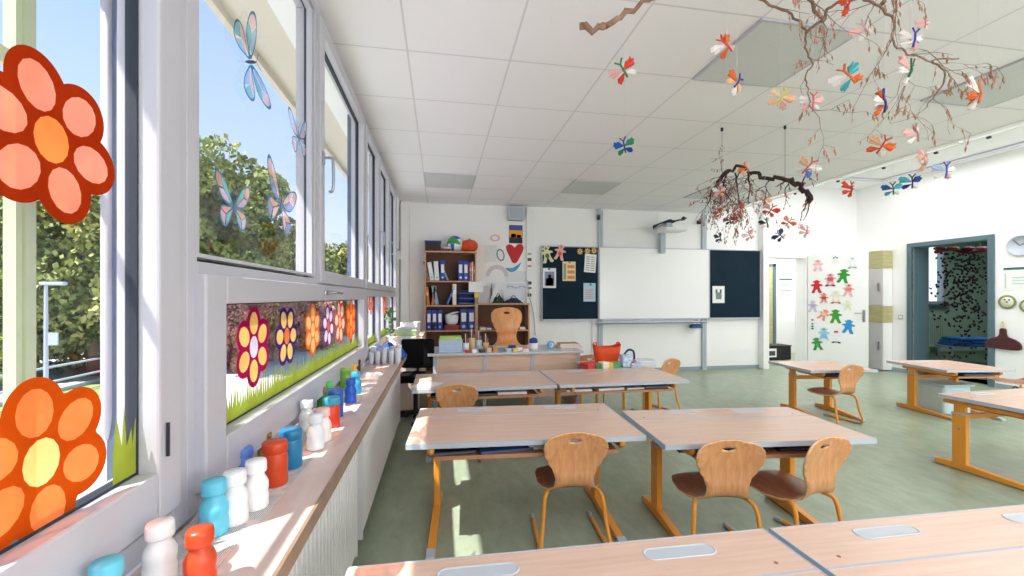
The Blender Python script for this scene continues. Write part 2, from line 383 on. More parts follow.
# outer reveals, thin green and white bars, and eave outside
structure_mesh('trim_6', [(-.80, -.765, 1.175, 1.40, .6, 3.05), (-.80, -.765, 3.87, 3.97, .6, 3.05)], mat('outer_reveal_blue_grey', (84, 100, 126), .5))
structure_mesh('trim_7', [(-1.22, -.80, -1.8, 6.8, 3.03, 3.14), (-1.24, -1.20, -1.8, 6.8, 2.98, 3.18)], mat('eave_cream', (216, 208, 194), .7))
structure_mesh('trim_8', [(-.98, -.79, -1.8, 6.8, .60, .66)], mat('outer_sill_metal', (180, 186, 190), .4))
M_bar = mat('bar_green', (196, 206, 168), .5)
b = MB(); q = onX(30, 200, -.95); b.b2(-.957, -.947, q.y-.014, q.y+.012, .66, 3.03); q = onX(16, 200, -.95); b.b2(-.97, -.945, q.y-.006, q.y+.008, .66, 3.03)
q = onX(60, 85, -.95); b.b2(-.965, -.95, .5, 1.2, q.z-.018, q.z+.018); b.build('trim_9', M_bar, None, kind='structure')
b = MB(); q = onX(107, 400, -.80); b.tube([(-.80, q.y, 3.03), (-.80, q.y, 1.12), (-.80, q.y+.001, 1.08), (-.80, q.y+.003, 1.05)], [.012, .012, .010, .004]); b.build('trim_10', M_frame, None, kind='structure')

# window sill and radiators
M_sill = wood('stone_sill', (226, 206, 198), (206, 184, 176), stretch=(3, 1.5, 3), rough=.3, rings=.5)
b = MB(); b.b2(XL, -.36, -1.65, 4.62, .762, .79); o = b.build('window_sill', M_sill, None, kind='structure', bevel=.003)
b = MB(); b.b2(-.362, -.352, -1.65, 4.62, .745, .792); b.build('trim_11', mat('sill_edge', (150, 126, 108), .5, var=.2, scale=12), None, kind='structure')
M_rad = mat('radiator_enamel', (216, 214, 216), .4)
def radiator(y0, y1, label, m):
    t = T('radiator', label, 'radiator', (-.50, (y0+y1)/2, .10), group=None)
    w = y1-y0; b = MB()
    n = int(w/.045)
    for i in range(n):
        yy = -w/2+(i+.5)*w/n; b.box((.085, yy, .31), (.016, w/n*.62, .55), bev=.004)
    b.b2(.055, .082, -w/2, w/2, .01, .61); b.build('front_panel', m, t)
    MB().b2(-.055, -.03, -w/2, w/2, .01, .61).build('rear_panel', m, t)
    b = MB()
    for i in range(int(w/.03)): b.b2(-.05, .06, -w/2+.03*i, -w/2+.03*i+.012, .605, .612)
    b.b2(-.055, .093, -w/2-.008, -w/2, 0, .62); b.b2(-.055, .093, w/2, w/2+.008, 0, .62); b.build('top_grille', m, t)
    b = MB(); b.cyl((.0, w/2+.008, .08), (.0, w/2+.07, .08), .012); b.cyl((.0, w/2+.05, .08), (.0, w/2+.05, -.1), .01); b.cyl((0, w/2+.05, .08), (.07, w/2+.05, .08), .02); b.build('valve', M_chrome, t)
    for s in (-1, 1):
        MB().b2(-.12, -.05, s*w*.35-.02, s*w*.35+.02, -.1, .1).build('bracket', m, t)
    return t
radiator(.3, 2.20, 'long white ribbed radiator under the near window sill', M_rad)
radiator(2.36, 4.5, 'ribbed radiator under the far part of the window sill', M_rad)

# ceiling light panels
def cpanel(x, y, label):
    t = T('ceiling_panel', label, 'ceiling panel', (x+.34, y+.34, ZC), group='grey square panels set in the ceiling')
    MB().b2(-.325, .325, -.325, .325, -.012, -.004).build('panel', mat('grey_ceiling_panel', (212, 215, 215), .7, var=.03, scale=40), t)
    b = MB(); 
    for a in ((-.34, -.325, -.34, .34), (.325, .34, -.34, .34), (-.325, .325, -.34, -.325), (-.325, .325, .325, .34)): b.b2(*a, -.014, 0)
    b.build('panel_frame', M_frame, t)
cpanel(1.83, 2.14, 'large grey square ceiling panel behind the upper left of the leafy twig branch')
cpanel(3.87, 2.14, 'grey square ceiling panel at the far right of the ceiling')
cpanel(1.83, 5.54, 'small grey square ceiling panel above the whiteboard')
cpanel(-.21, 5.54, 'small grey square ceiling panel above the bookcase, nearest the windows')
cpanel(3.87, 5.54, 'grey square ceiling panel above the dark branch with red beads')
# ================================================================= FURNITURE
def shell(name, s0, s1, m, parent, path, outline, hole=None, thick=.011, curv=.10):
    """plywood piece: flat developed outline (u,s) bent along a side profile"""
    P = smoothpath([(y, z, 0) for y, z in path], 8)
    cum = [0]
    for i in range(1, len(P)): cum.append(cum[-1]+(P[i]-P[i-1]).length)
    def prof(s):
        s = max(0, min(cum[-1]-1e-6, s))
        for i in range(len(cum)-1):
            if cum[i+1] >= s:
                t = (s-cum[i])/max(1e-9, cum[i+1]-cum[i]); p = P[i].lerp(P[i+1], t); d = (P[i+1]-P[i]).normalized(); return p, d
    def hw(s):
        for (a, wa), (b_, wb) in zip(outline, outline[1:]):
            if a <= s <= b_:
                t = (s-a)/(b_-a); t2 = t*t*(3-2*t) if min(wa, wb) > .11 else math.sin(t*math.pi/2) if wa < wb and a < .02 else 1-math.sqrt(max(0, 1-0))*0-(1-t) if False else t
                return wa+(wb-wa)*t2
        return 0
    bm = bmesh.new(); n = 46
    ss = [s0+(s1-s0)*i/n for i in range(n+1)]
    right = [(hw(s), s) for s in ss]; left = [(-hw(s), s) for s in reversed(ss)]
    pts = []
    for p in right+left:
        if not pts or (abs(p[0]-pts[-1][0])+abs(p[1]-pts[-1][1])) > 1e-4: pts.append(p)
    if abs(pts[0][0]-pts[-1][0])+abs(pts[0][1]-pts[-1][1]) < 1e-4: pts.pop()
    vs = [bm.verts.new((u, s, 0)) for u, s in pts]
    es = [bm.edges.new((vs[i], vs[(i+1) % len(vs)])) for i in range(len(vs))]
    if hole:
        hv = []
        for k in range(20):
            a = 2*math.pi*k/20; u = hole[1]*math.cos(a); hv.append(bm.verts.new((u, hole[0]+hole[2]*math.sin(a)+(u/hole[1])**2*.005, 0)))
        es += [bm.edges.new((hv[i], hv[(i+1) % 20])) for i in range(20)]
    bmesh.ops.triangle_fill(bm, use_beauty=True, edges=es)
    k = s0+.012
    while k < s1:
        bmesh.ops.bisect_plane(bm, geom=bm.verts[:]+bm.edges[:]+bm.faces[:], plane_co=(0, k, 0), plane_no=(0, 1, 0)); k += .014
    for u in (-.12, -.08, -.04, 0, .04, .08, .12):
        bmesh.ops.bisect_plane(bm, geom=bm.verts[:]+bm.edges[:]+bm.faces[:], plane_co=(u, 0, 0), plane_no=(1, 0, 0))
    for v in bm.verts:
        u, s = v.co.x, v.co.y; p, d = prof(s); nrm = Vector((-d.y, d.x, 0))
        off = (u/.16)**2*curv*.16
        v.co = Vector((u, p.x+nrm.x*off, p.y+nrm.y*off))
    for f in bm.faces: f.smooth = True
    bmesh.ops.recalc_face_normals(bm, faces=bm.faces)
    me = bpy.data.meshes.new(name); bm.to_mesh(me); bm.free(); me.materials.append(m); me.materials.append(M_plye)
    o = bpy.data.objects.new(name, me); col.objects.link(o); o.parent = parent
    q = o.modifiers.new('thickness', 'SOLIDIFY'); q.thickness = thick; q.offset = 0; q.material_offset_rim = 1
    return o
CH_PATH = [(.19, .336), (.165, .347), (.09, .346), (0, .338), (-.08, .338), (-.125, .346), (-.155, .372), (-.163, .41), (-.158, .45), (-.160, .51), (-.178, .59), (-.205, .672)]
CH_OUT = [(0, .10), (.006, .128), (.02, .150), (.05, .170), (.09, .180), (.18, .180), (.25, .165), (.30, .142), (.335, .124), (.37, .110), (.40, .106), (.44, .120), (.50, .150), (.55, .170), (.59, .176), (.62, .171), (.645, .154), (.66, .126), (.668, .08), (.672, .03)]
def plen(p):
    P = smoothpath([(y, z, 0) for y, z in p], 8); return sum((P[i+1]-P[i]).length for i in range(len(P)-1))
_k = (plen(CH_PATH)-.002)/.672
CH_OUT = [(a*_k, w) for a, w in CH_OUT]
def build_chair(label, group, legh=0, m_back=None, m_seat=None):
    t = T('school_chair', label, 'chair', group=group)
    path = [(y, z+legh) for y, z in CH_PATH]
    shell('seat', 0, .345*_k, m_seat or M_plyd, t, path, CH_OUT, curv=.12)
    shell('backrest', .345*_k, .672*_k, m_back or M_ply, t, path, CH_OUT, hole=(.615*_k, .037, .012), curv=.18)
    zt = .322+legh
    for s in (-1, 1):
        pts = smoothpath([(s*.07, .03, zt-.002), (s*.115, -.04, zt-.004), (s*.140, -.11, zt-.006), (s*.162, -.150, zt-.035), (s*.176, -.172, zt*.5), (s*.190, -.20, .06), (s*.190, -.195, .026), (s*.190, -.165, .013), (s*.188, -.08, .012), (s*.186, .05, .012), (s*.184, .17, .012)], 5)
        l = MB().tube(pts, .0115, 10).build('leg', M_orange, t)
        MB().cyl((s*.184, .165, .0135), (s*.1835, .215, .0135), .0135).build('end_cap', M_grey, l)
        MB().cyl((s*.19, -.17, .0135), (s*.19, -.135, .0135), .0135).build('glide', M_grey, l)
    b = MB(); b.tube([(-.13, -.02, zt-.004), (.13, -.02, zt-.004)], .011); b.tube([(-.10, .05, zt-.002), (.10, .05, zt-.002)], .009); b.build('seat_bracket', M_orange, t)
    return t
chairs_grp = 'plywood school chairs with orange legs'
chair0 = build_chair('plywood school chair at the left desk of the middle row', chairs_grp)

def desk(cx, cy, W, D, h, rz, label, group, inset=.14, trays=True, name='school_desk', fy=0):
    t = T(name, label, 'desk', (cx, cy, 0), rz, group)
    y0, y1 = -D/2, D/2; ys = y1-.215
    MB().b2(-W/2+.004, W/2-.004, y0+.004, ys-.004, h-.024, h).build('desktop', M_top, t)
    rs = MB().b2(-W/2+.004, W/2-.004, ys+.004, y1-.004, h-.024, h).build('rear_strip', M_top, t)
    b = MB(); ring2 = [(-W/2, W/2, y0, y0+.004), (-W/2, W/2, y1-.004, y1), (-W/2, -W/2+.004, y0, y1), (W/2-.004, W/2, y0, y1)]
    for q in ring2: b.b2(q[0], q[1], q[2], q[3], h-.027, h+.0012)
    b.b2(-W/2+.004, W/2-.004, ys-.004, ys+.004, h-.024, h+.001)
    b.build('edge_band', M_edge, t)
    tx = (-W/2+.37, W/2-.35) if W > 1 else (0,)
    for x in tx:
        c = (ys+y1)/2+.03; a, r = .088, .030
        out = arc(x+a, c, r, -90, 90, 8)+arc(x-a, c, r, 90, 270, 8)
        inn = arc(x+a, c, r-.008, -90, 90, 8)+arc(x-a, c, r-.008, 90, 270, 8)
        b = MB(); n = len(out)
        vo = [b.bm.verts.new((p[0], p[1], h+.0005)) for p in out]; vt = [b.bm.verts.new((p[0]*.0+x+(p[0]-x)*.97, c+(p[1]-c)*.93, h+.003)) for p in out]
        vi = [b.bm.verts.new((p[0], p[1], h+.0008)) for p in inn]
        for k in range(n):
            j = (k+1) % n
            b.bm.faces.new((vo[k], vo[j], vt[j], vt[k])); b.bm.faces.new((vt[k], vt[j], vi[j], vi[k]))
        b.bm.faces.new(vi); b.build('pen_tray', mat('pen_tray_plastic', (200, 206, 214), .35), rs)
    for x in (-W/2+.09, W/2-.1): MB().cyl((x, ys+.045, h), (x, ys+.045, h+.002), .006).build('dowel_dot', M_shelfw, rs)
    yc = y1-.20+fy
    for s in (-1, 1):
        x = s*(W/2-inset)
        f = MB(); P = [(y1-.03+fy, 0.006), (y1-.03+fy, .045), (yc+.02, .058), (yc-.06, .058), (y0+.05, .028), (y0+.05, .006)]
        f.prism(P, .044, Matrix.Translation((x, 0, 0)) @ Matrix.Rotation(R(90), 4, 'Z'))
        f = f.build('foot_bar', M_orange, t, bevel=.003)
        g = MB(); P = [(y0+.055, .003), (y0+.055, .036), (y0-.0, .020), (y0-.005, .003)]; g.prism(P, .05, Matrix.Translation((x, 0, 0)) @ Matrix.Rotation(R(90), 4, 'Z'))
        g.build('end_cap', M_grey, f, bevel=.002); MB().box((x, y1-.028+fy, .024), (.05, .02, .046), bev=.003).build('rear_cap', M_grey, f)
        c = MB(); c.box((x, yc, .25), (.038, .095, .42), bev=.006); c.build('column', M_orange, t)
        c = MB(); c.box((x, yc, (.45+h-.04)/2), (.03, .078, h-.04-.43), bev=.005); c.build('inner_column', M_orange, t)
        MB().box((x, yc, .455), (.044, .101, .016), bev=.003).build('collar', M_grey, t)
        MB().cyl((x-.021, yc, .33), (x+.021, yc, .33), .007).build('screw', M_chrome, t)
        a = MB(); za = h-.062
        a.tube(smoothpath([(x, y1-.09+fy, za), (x, yc, za), (x, 0, za), (x, y0+.10, za), (x, y0+.045, za+.004), (x, y0+.026, za+.02), (x, y0+.045, za+.034)], 4), .018, 10)
        a.build('arm', M_orange, t)
    MB().box((0, yc, h-.17), (W-2*inset, .025, .045), bev=.004).build('crossbar', M_orange, t)
    b = MB(); xi = W/2-inset-.024; b.b2(-xi, xi, y0+.03, yc-.05, h-.094, h-.085); b.b2(-xi, xi, y0+.024, y0+.032, h-.099, h-.078); b.b2(-xi, xi, yc-.058, yc-.05, h-.09, h-.03)
    b.build('under_shelf', M_shelfw, t)
    return t
DG = 'height adjustable school desks'
desk(.400, .893, 1.335, .74, .62, R(-1), 'nearest school desk at the bottom left of the photo, beside the radiator', DG)
desk(1.755, .868, 1.335, .74, .62, R(-1), 'nearest school desk at the bottom right of the photo', DG)
desk(.503, 2.60, 1.325, .73, .62, R(-3.5), 'middle row school desk beside the windows with a sun patch on its left end', DG, inset=.13)
desk(1.80, 2.325, 1.21, .67, .62, R(-5), 'middle row school desk on the right, with two chairs pushed up to it', DG, inset=.16)
desk(.395, 3.965, 1.26, .74, .62, 0, 'front row school desk on the left, before the teacher desk', DG)
desk(1.675, 3.965, 1.27, .74, .62, 0, 'front row school desk before the whiteboard', DG)
desk(4.50, 4.35, .80, .70, .58, R(-6), 'small school desk with one chair, before the door with paper bears', DG, inset=.17)
desk(6.04, 4.12, .82, .72, .58, R(-7), 'small school desk standing before the dark grey doorway', DG, inset=.14)
desk(4.74, 2.50, 1.33, .72, .60, R(2), 'school desk cut by the right edge of the photo, its orange column in full view', DG, inset=.09, fy=.10)

put(chair0, (.742, 2.38, 0), R(-5))
def chair(x, y, rz, label):
    c = copy_tree(chair0); put(c, (x, y, 0), rz, label); return c
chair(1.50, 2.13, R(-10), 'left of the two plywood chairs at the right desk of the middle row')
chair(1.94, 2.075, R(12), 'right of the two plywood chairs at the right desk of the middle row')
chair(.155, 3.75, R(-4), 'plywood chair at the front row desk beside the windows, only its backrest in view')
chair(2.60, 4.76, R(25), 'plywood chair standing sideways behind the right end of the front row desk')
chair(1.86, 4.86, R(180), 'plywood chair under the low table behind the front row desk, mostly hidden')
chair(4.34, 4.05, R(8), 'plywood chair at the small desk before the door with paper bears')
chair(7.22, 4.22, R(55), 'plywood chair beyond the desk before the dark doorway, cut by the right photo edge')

# teacher desk
t = T('teacher_desk', 'long teacher desk with three wood front panels and a grey top', 'desk', (0, 0, 0))
TX0, TX1, TY0, TY1, TZ = -.06, 1.70, 5.0, 5.68, .74
MB().b2(TX0-.08, TX1+.04, TY0-.06, TY1, TZ-.028, TZ).build('worktop', mat('grey_worktop', (206, 206, 212), .35), t, bevel=.003)
n = 3; w = (TX1-TX0)/n
for i in range(n): MB().b2(TX0+i*w+.02, TX0+(i+1)*w-.02, TY0+.01, TY0+.028, .18, TZ-.028).build('front_panel', M_top, t)
for i in range(n+1): MB().b2(TX0+i*w-.02, TX0+i*w+.02, TY0, TY0+.035, .0, TZ-.028).build('post', M_edge, t, bevel=.004)
for x in (TX0, TX1-.03): MB().b2(x, x+.03, TY0+.03, TY1-.02, .0, TZ-.028).build('side_panel', M_top, t)

# side table behind the front row
t = T('side_table', 'low table behind the front row desk carrying the orange basket and papers', 'table', (2.0, 4.68, 0))
MB().b2(-.34, .30, -.33, .30, .585, .61).build('tabletop', M_top, t, bevel=.002)
MB().b2(-.345, .305, -.335, -.33, .583, .612).build('edge_band', M_edge, t)
for x in (-.30, .26):
    for y in (-.28, .25): MB().cyl((x, y, 0), (x, y, .585), .016).build('leg', M_orange, t)

# tall chair standing behind the teacher desk
M_plyl = wood('light_plywood', (238, 170, 110), (224, 148, 88), stretch=(14, 14, 1.2), rough=.3, rings=1.2, axis_scale=2.2)
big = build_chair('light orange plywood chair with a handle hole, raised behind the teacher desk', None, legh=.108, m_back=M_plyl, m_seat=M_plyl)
big.name = 'teacher_chair'; big.scale = (1.33, 1.25, 1.6)
put(big, (.975, 6.02, .0), R(176))
# ================================================================= helpers for flat things
def frame(o, u, v):
    o = Vector(o); u = Vector(u).normalized(); v = Vector(v).normalized(); n = u.cross(v)
    return Matrix(((u.x, v.x, n.x, o.x), (u.y, v.y, n.y, o.y), (u.z, v.z, n.z, o.z), (0, 0, 0, 1)))
def flatmesh(name, loops, m, parent=None, M=None, th=0.0, lift=0.0):
    """2D loops (first outer, rest holes) filled; optional thickness"""
    bm = bmesh.new(); es = []
    for lp in loops:
        vs = [bm.verts.new((p[0], p[1], lift)) for p in lp]
        es += [bm.edges.new((vs[i], vs[(i+1) % len(vs)])) for i in range(len(vs))]
    bmesh.ops.triangle_fill(bm, use_beauty=True, edges=es)
    if th:
        r = bmesh.ops.extrude_face_region(bm, geom=bm.faces[:])
        for v in [g for g in r['geom'] if isinstance(g, bmesh.types.BMVert)]: v.co.z += th
    bmesh.ops.recalc_face_normals(bm, faces=bm.faces)
    me = bpy.data.meshes.new(name); bm.to_mesh(me); bm.free(); me.materials.append(m)
    o = bpy.data.objects.new(name, me); col.objects.link(o)
    if parent: o.parent = parent
    if M is not None: o.matrix_local = M
    return o
def ell(cx, cy, a, b_, rot=0, n=16):
    out = []
    for k in range(n):
        t = 2*math.pi*k/n; x, y = a*math.cos(t), b_*math.sin(t)
        out.append((cx+x*math.cos(rot)-y*math.sin(rot), cy+x*math.sin(rot)+y*math.cos(rot)))
    return out
def polarpetal(petals, n=120):
    out = []
    for k in range(n):
        th = 2*math.pi*k/n; d = (math.cos(th), math.sin(th)); best = .02
        for cx, cy, a, b_, rot in petals:
            c, s_ = math.cos(-rot), math.sin(-rot)
            dx, dy = d[0]*c-d[1]*s_, d[0]*s_+d[1]*c; ox, oy = -cx*c+cy*s_, -cx*s_-cy*c
            A = (dx/a)**2+(dy/b_)**2; B = 2*(ox*dx/a/a+oy*dy/b_/b_); C_ = (ox/a)**2+(oy/b_)**2-1
            D = B*B-4*A*C_
            if D > 0: best = max(best, (-B+math.sqrt(D))/2/A)
        out.append((best*d[0], best*d[1]))
    return out
XG = -.690
def glass_frame(y, z): return frame((XG, y, z), (0, 1, 0), (0, 0, 1))

# ================================================================= WINDOW PICTURES
def flower_sticker(px, py, hpx, co, cp, cc, label, rot=0, cp2=None, x=XG, nm='window_flower'):
    p = onX(px, py, x); zc = p.x*S+p.y*Cc; h = hpx*zc/420; k = h/.29
    t = T(nm, label, 'window picture', (x, p.y, p.z), group='painted flowers on the window panes')
    t.matrix_world = frame((x, p.y, p.z), (0, 1, 0), (0, 0, 1))
    P = [(k*.080*math.cos(a), k*.080*math.sin(a), k*.066, k*.058, a) for a in [R(90+rot+60*i) for i in range(6)]]
    inner = [(q[0]*1.08, q[1]*1.08, q[2]*.62, q[3]*.58, q[4]) for q in P]
    holes = [ell(q[0], q[1], q[2], q[3], q[4], 14) for q in inner]+[ell(0, 0, k*.034, k*.040, 0, 14)]
    flatmesh('outline', [polarpetal(P)]+holes, film_mat('film_%02x%02x%02x' % co, co, .12), t)
    for i, hl in enumerate(holes[:-1]):
        c = cp2 if (cp2 and i % 2) else cp
        flatmesh('petal', [hl], film_mat('filmp_%02x%02x%02x' % c, c, .28), t)
    flatmesh('flower_centre', [holes[-1]], film_mat('filmp_%02x%02x%02x' % cc, cc, .25), t)
    return t
flower_sticker(52, 140, 166, (150, 42, 12), (255, 150, 122), (255, 140, 70), 'big orange flower film with pink petals, upper one on the nearest window pane', rot=18)
flower_sticker(42, 462, 172, (186, 70, 14), (255, 134, 70), (255, 214, 130), 'big orange flower film with yellow centre, lower one on the nearest window pane', rot=8)
YL = (255, 208, 118)
flower_sticker(254, 347, 80, (158, 22, 74), YL, (232, 222, 240), 'window flower with purple red outline and yellow petals, largest in the lower pane')
flower_sticker(287, 336, 62, (66, 40, 104), YL, (248, 128, 62), 'window flower with dark violet outline, yellow petals and orange centre', rot=28)
flower_sticker(313, 330, 52, (226, 112, 44), (250, 196, 130), (250, 200, 130), 'window flower with orange outline and pale apricot petals')
flower_sticker(328.5, 326, 44, (112, 54, 122), (246, 226, 236), (236, 110, 70), 'narrow window flower with violet outline and whitish petals', rot=15)
flower_sticker(340, 322, 46, (206, 84, 50), (250, 214, 190), (240, 180, 140), 'window flower with thin red outline and cream petals', rot=20)
flower_sticker(351, 320, 46, (222, 84, 34), (246, 140, 70), (250, 170, 80), 'window flower all in strong orange red, last in the lower pane')
flower_sticker(371, 299, 32, (220, 60, 40), (250, 150, 140), (250, 220, 200), 'red and pink window flower on the first pane of the far window bay')
flower_sticker(379.5, 305, 22, (216, 100, 70), (250, 180, 160), (250, 220, 200), 'pale red window flower on the far window bay, left of two')
flower_sticker(384.5, 304, 24, (222, 84, 34), (250, 130, 80), (250, 190, 120), 'orange window flower on the far window bay, right of two')
def grass(y0, y1, z0, hb, label, seed, hm=.06):
    r = random.Random(seed); pts = [(y0, z0), (y1, z0)]; top = []; y = y1
    while y > y0+.01:
        w = r.uniform(.012, .022); hh = z0+hb+r.uniform(.0, .02); pk = z0+hb+r.uniform(.4, 1)*hm
        top += [(y, hh), (y-w*.5+r.uniform(-.008, .008), pk)]; y -= w
    top.append((y0, z0+hb)); 
    M = frame((XG, 0, 0), (0, 1, 0), (0, 0, 1))
    o = flatmesh('window_grass', [pts+top], film_mat('film_grass', (150, 164, 58), .12), None, M)
    tag(o, label, 'window picture')
grass(1.03, 1.103, .992, .07, 'painted yellow green grass strip along the foot of the nearest window pane', 3, .10)
grass(1.402, 3.728, .982, .03, 'painted green grass strip under the row of flowers in the lower pane', 4, .12)
grass(3.975, 4.678, .927, .05, 'painted grass strip on the first lower pane of the far window bay', 5)
grass(4.822, 5.578, .927, .05, 'painted grass strip on the second lower pane of the far window bay', 6)

def bfly_sticker(px, py, hpx, tilt, cols, label, wide=.30, tall=.26, squash=1.25):
    p = onX(px, py, XG); zc = p.x*S+p.y*Cc; k = hpx*zc/420/.26
    t = T('window_butterfly', label, 'window picture', group='butterfly pictures on the upper window pane')
    t.matrix_world = frame((XG, p.y, p.z), (0, math.cos(tilt), math.sin(tilt)), (0, -math.sin(tilt), math.cos(tilt)))
    dk = film_mat('film_bf_line', (96, 140, 168), .25)
    for sx in (-1, 1):
        up = [(.008, 0), (.03, .05), (.075, .11), (.125, .145), (.150, .140), (.150, .10), (.125, .05), (.09, .01), (.04, -.005)]
        lo = [(.008, -.005), (.05, -.012), (.10, -.02), (.118, -.055), (.105, -.095), (.075, -.12), (.045, -.10), (.02, -.05)]
        for nm, P in (('upper_wing', up), ('lower_wing', lo)):
            P = [(sx*k*x*squash, k*y) for x, y in P]; cx = sum(q[0] for q in P)/len(P); cy = sum(q[1] for q in P)/len(P)
            sm = [tuple(q) for q in smooth2(P)]
            a = [(cx+(q[0]-cx)*.84, cy+(q[1]-cy)*.84) for q in sm]
            # three stained fields divided by ribs
            wing = flatmesh(nm, [sm, a], dk, t)
            n = len(a); root = min(range(n), key=lambda i: abs(a[i][0])+abs(a[i][1]))
            cut = [root, (root+n//3) % n, (root+2*n//3) % n]
            for i in range(3):
                i0 = (root+i*n//3) % n; seg = [a[(i0+j) % n] for j in range(n//3+1)]
                c3 = (cx, cy)
                q = [c3]+seg; mx = sum(v[0] for v in q)/len(q); my = sum(v[1] for v in q)/len(q)
                q = [(mx+(v[0]-mx)*.93, my+(v[1]-my)*.93) for v in q]
                c = cols[(i+(0 if nm == 'upper_wing' else 1)) % len(cols)]
                flatmesh('colour_field', [q], film_mat('filmb_%02x%02x%02x' % c, tuple(min(255, int(v*.6+110)) for v in c), .5), wing)
    flatmesh('body', [ell(0, 0, .007*k, .06*k, 0, 14)], film_mat('film_bf_body', (92, 84, 110), .05), t)
    for s_ in (-1, 1): flatmesh('antenna', [[(0, .055*k), (s_*.035*k, .10*k), (s_*.031*k, .102*k), (-s_*.002*k, .06*k)]], dk, t)
def smooth2(P, n=4):
    m = len(P); out = []
    for i in range(m):
        p0, p1, p2, p3 = [Vector((P[(i+j) % m][0], P[(i+j) % m][1], 0)) for j in (-1, 0, 1, 2)]
        for k in range(n):
            t = k/n; v = .5*((2*p1)+(p2-p0)*t+(2*p0-5*p1+4*p2-p3)*t*t+(3*p1-p0-3*p2+p3)*t**3); out.append((v.x, v.y))
    return out
TQ, PK, SB, SA = (80, 176, 190), (240, 176, 184), (130, 178, 220), (240, 150, 130)
bfly_sticker(251, 62, 62, R(-62), [SB, PK, TQ], 'largest painted butterfly, tilted, near the top of the upper window pane')
bfly_sticker(299, 137, 38, R(8), [SB, (200, 214, 226), PK], 'small pale grey butterfly on the upper pane beside the window frame')
bfly_sticker(234, 206, 50, R(0), [TQ, SA, (214, 170, 216)], 'turquoise and pink butterfly before the treetops, lower left of the upper pane')
bfly_sticker(281, 204, 56, R(-14), [PK, SA, (110, 120, 200)], 'pink and blue butterfly before the treetops, lower right of the upper pane')

# ================================================================= SILL
def bottle(px, pyb, hpx, cols, label, wpx=None, kind=0, top=None):
    p = onZ(px, pyb, .79); zc = p.x*S+p.y*Cc; h = hpx*zc/420; h = max(.05, min(h, .14))
    if p.x < -.655: p.x = -.652
    r = h*.235 if kind == 0 else h*.27
    if wpx: r = wpx*zc/840
    t = T('paint_bottle', label, 'bottle', (p.x, p.y, .7905 if True else 0), rz=rnd.uniform(0, 3), group='painted bottles on the window sill')
    m = mat('bottle_%02x%02x%02x' % cols, cols, .35, var=.08, scale=30, bump=.3)
    if kind == 0:
        prof = [(r*.80, 0), (r*.97, h*.02), (r, h*.06), (r, h*.26), (r*.93, h*.33), (r*.99, h*.40), (r*.99, h*.52), (r*.86, h*.60), (r*.72, h*.66), (r*.66, h*.70), (r*.68, h*.74)]
        MB().lathe(prof, n=24).build('body', m, t)
        c = m if top is None else mat('bottle_%02x%02x%02x' % top, top, .35, var=.08, scale=30, bump=.3)
        MB().lathe([(r*.70, h*.74), (r*.84, h*.76), (r*.86, h*.80), (r*.84, h*.95), (r*.78, h), (0, h)], n=24).build('cap', c, t)
    else:
        MB().lathe([(r*.94, 0), (r, h*.03), (r, h*.62), (r*.93, h*.70), (r*.93, h*.76)], n=24).build('body', m, t)
        c = m if top is None else mat('bottle_%02x%02x%02x' % top, top, .35, var=.08, scale=30, bump=.3)
        MB().lathe([(r*.95, h*.76), (r, h*.78), (r, h*.97), (r*.93, h), (0, h)], n=24).build('lid', c, t)
    return t
W_ = (240, 242, 246); OR = (206, 68, 28); LB = (96, 196, 224); BL = (40, 130, 186); DB = (26, 84, 190); GR = (46, 156, 70)
bottle(106, 629, 68, LB, 'light turquoise bottle cut by the bottom edge of the photo, nearest on the sill')
bottle(160, 582, 60, W_, 'white bottle with a pinkish stain standing next to the nearest orange bottle')
bottle(200, 590, 61, OR, 'nearest orange red bottle, at the bottom of the photo', kind=0)
bottle(214, 534, 54, LB, 'light blue bottle in front of two white bottles')
bottle(234.5, 523, 58, W_, 'white bottle right behind the light blue bottle')
bottle(256, 508, 48, (248, 248, 250), 'white bottle beside the orange jar, second white one from the light blue bottle')
bottle(243, 482, 34, (92, 132, 214), 'small blue violet jar half hidden behind two white bottles', kind=1)
bottle(254, 460, 26, (184, 134, 54), 'ochre brown jar next to the window frame', kind=1, top=(150, 104, 40))
bottle(275, 484, 43, OR, 'wide orange red jar in the middle of the sill', kind=1)
bottle(291, 467, 38, (30, 120, 170), 'dark turquoise jar beside the wide orange red jar', kind=1)
bottle(306.5, 431, 34, W_, 'slim white bottle close to the window frame, at the second cluster of jars')
bottle(315.5, 449, 37, (232, 236, 244), 'white bottle at the front of the second cluster of jars')
bottle(323, 441, 34, (246, 240, 240), 'white bottle with pink neck behind the front white bottle', top=(234, 200, 196))
bottle(320, 407, 20, (40, 120, 60), 'dark green jar with a mauve lid', kind=1, top=(176, 90, 116))
bottle(331.5, 427, 33, (214, 62, 40), 'red jar with a turquoise lid', kind=1, top=(60, 160, 190))
bottle(328.5, 404, 22, (60, 180, 90), 'bright green bottle with a light green cap', top=(90, 200, 110))
bottle(335.5, 417, 30, (40, 90, 190), 'blue jar behind the red jar with turquoise lid', kind=1)
bottle(337.5, 387, 16, (220, 226, 222), 'small clear white jar standing among the green jars', kind=1)
bottle(345, 390, 22, (130, 180, 70), 'light green jar between the clear jar and the blue bottles', kind=1)
bottle(350.5, 403, 25, DB, 'deep blue bottle at the front of the far group')
bottle(356, 394, 25, (60, 170, 220), 'sky blue bottle behind the deep blue bottle')
bottle(354, 379, 15, (240, 180, 60), 'small yellow bottle by the dark bottle near the lower pane')
bottle(348.5, 374, 14, (50, 44, 44), 'tiny dark brown bottle farthest of the coloured ones', kind=1)

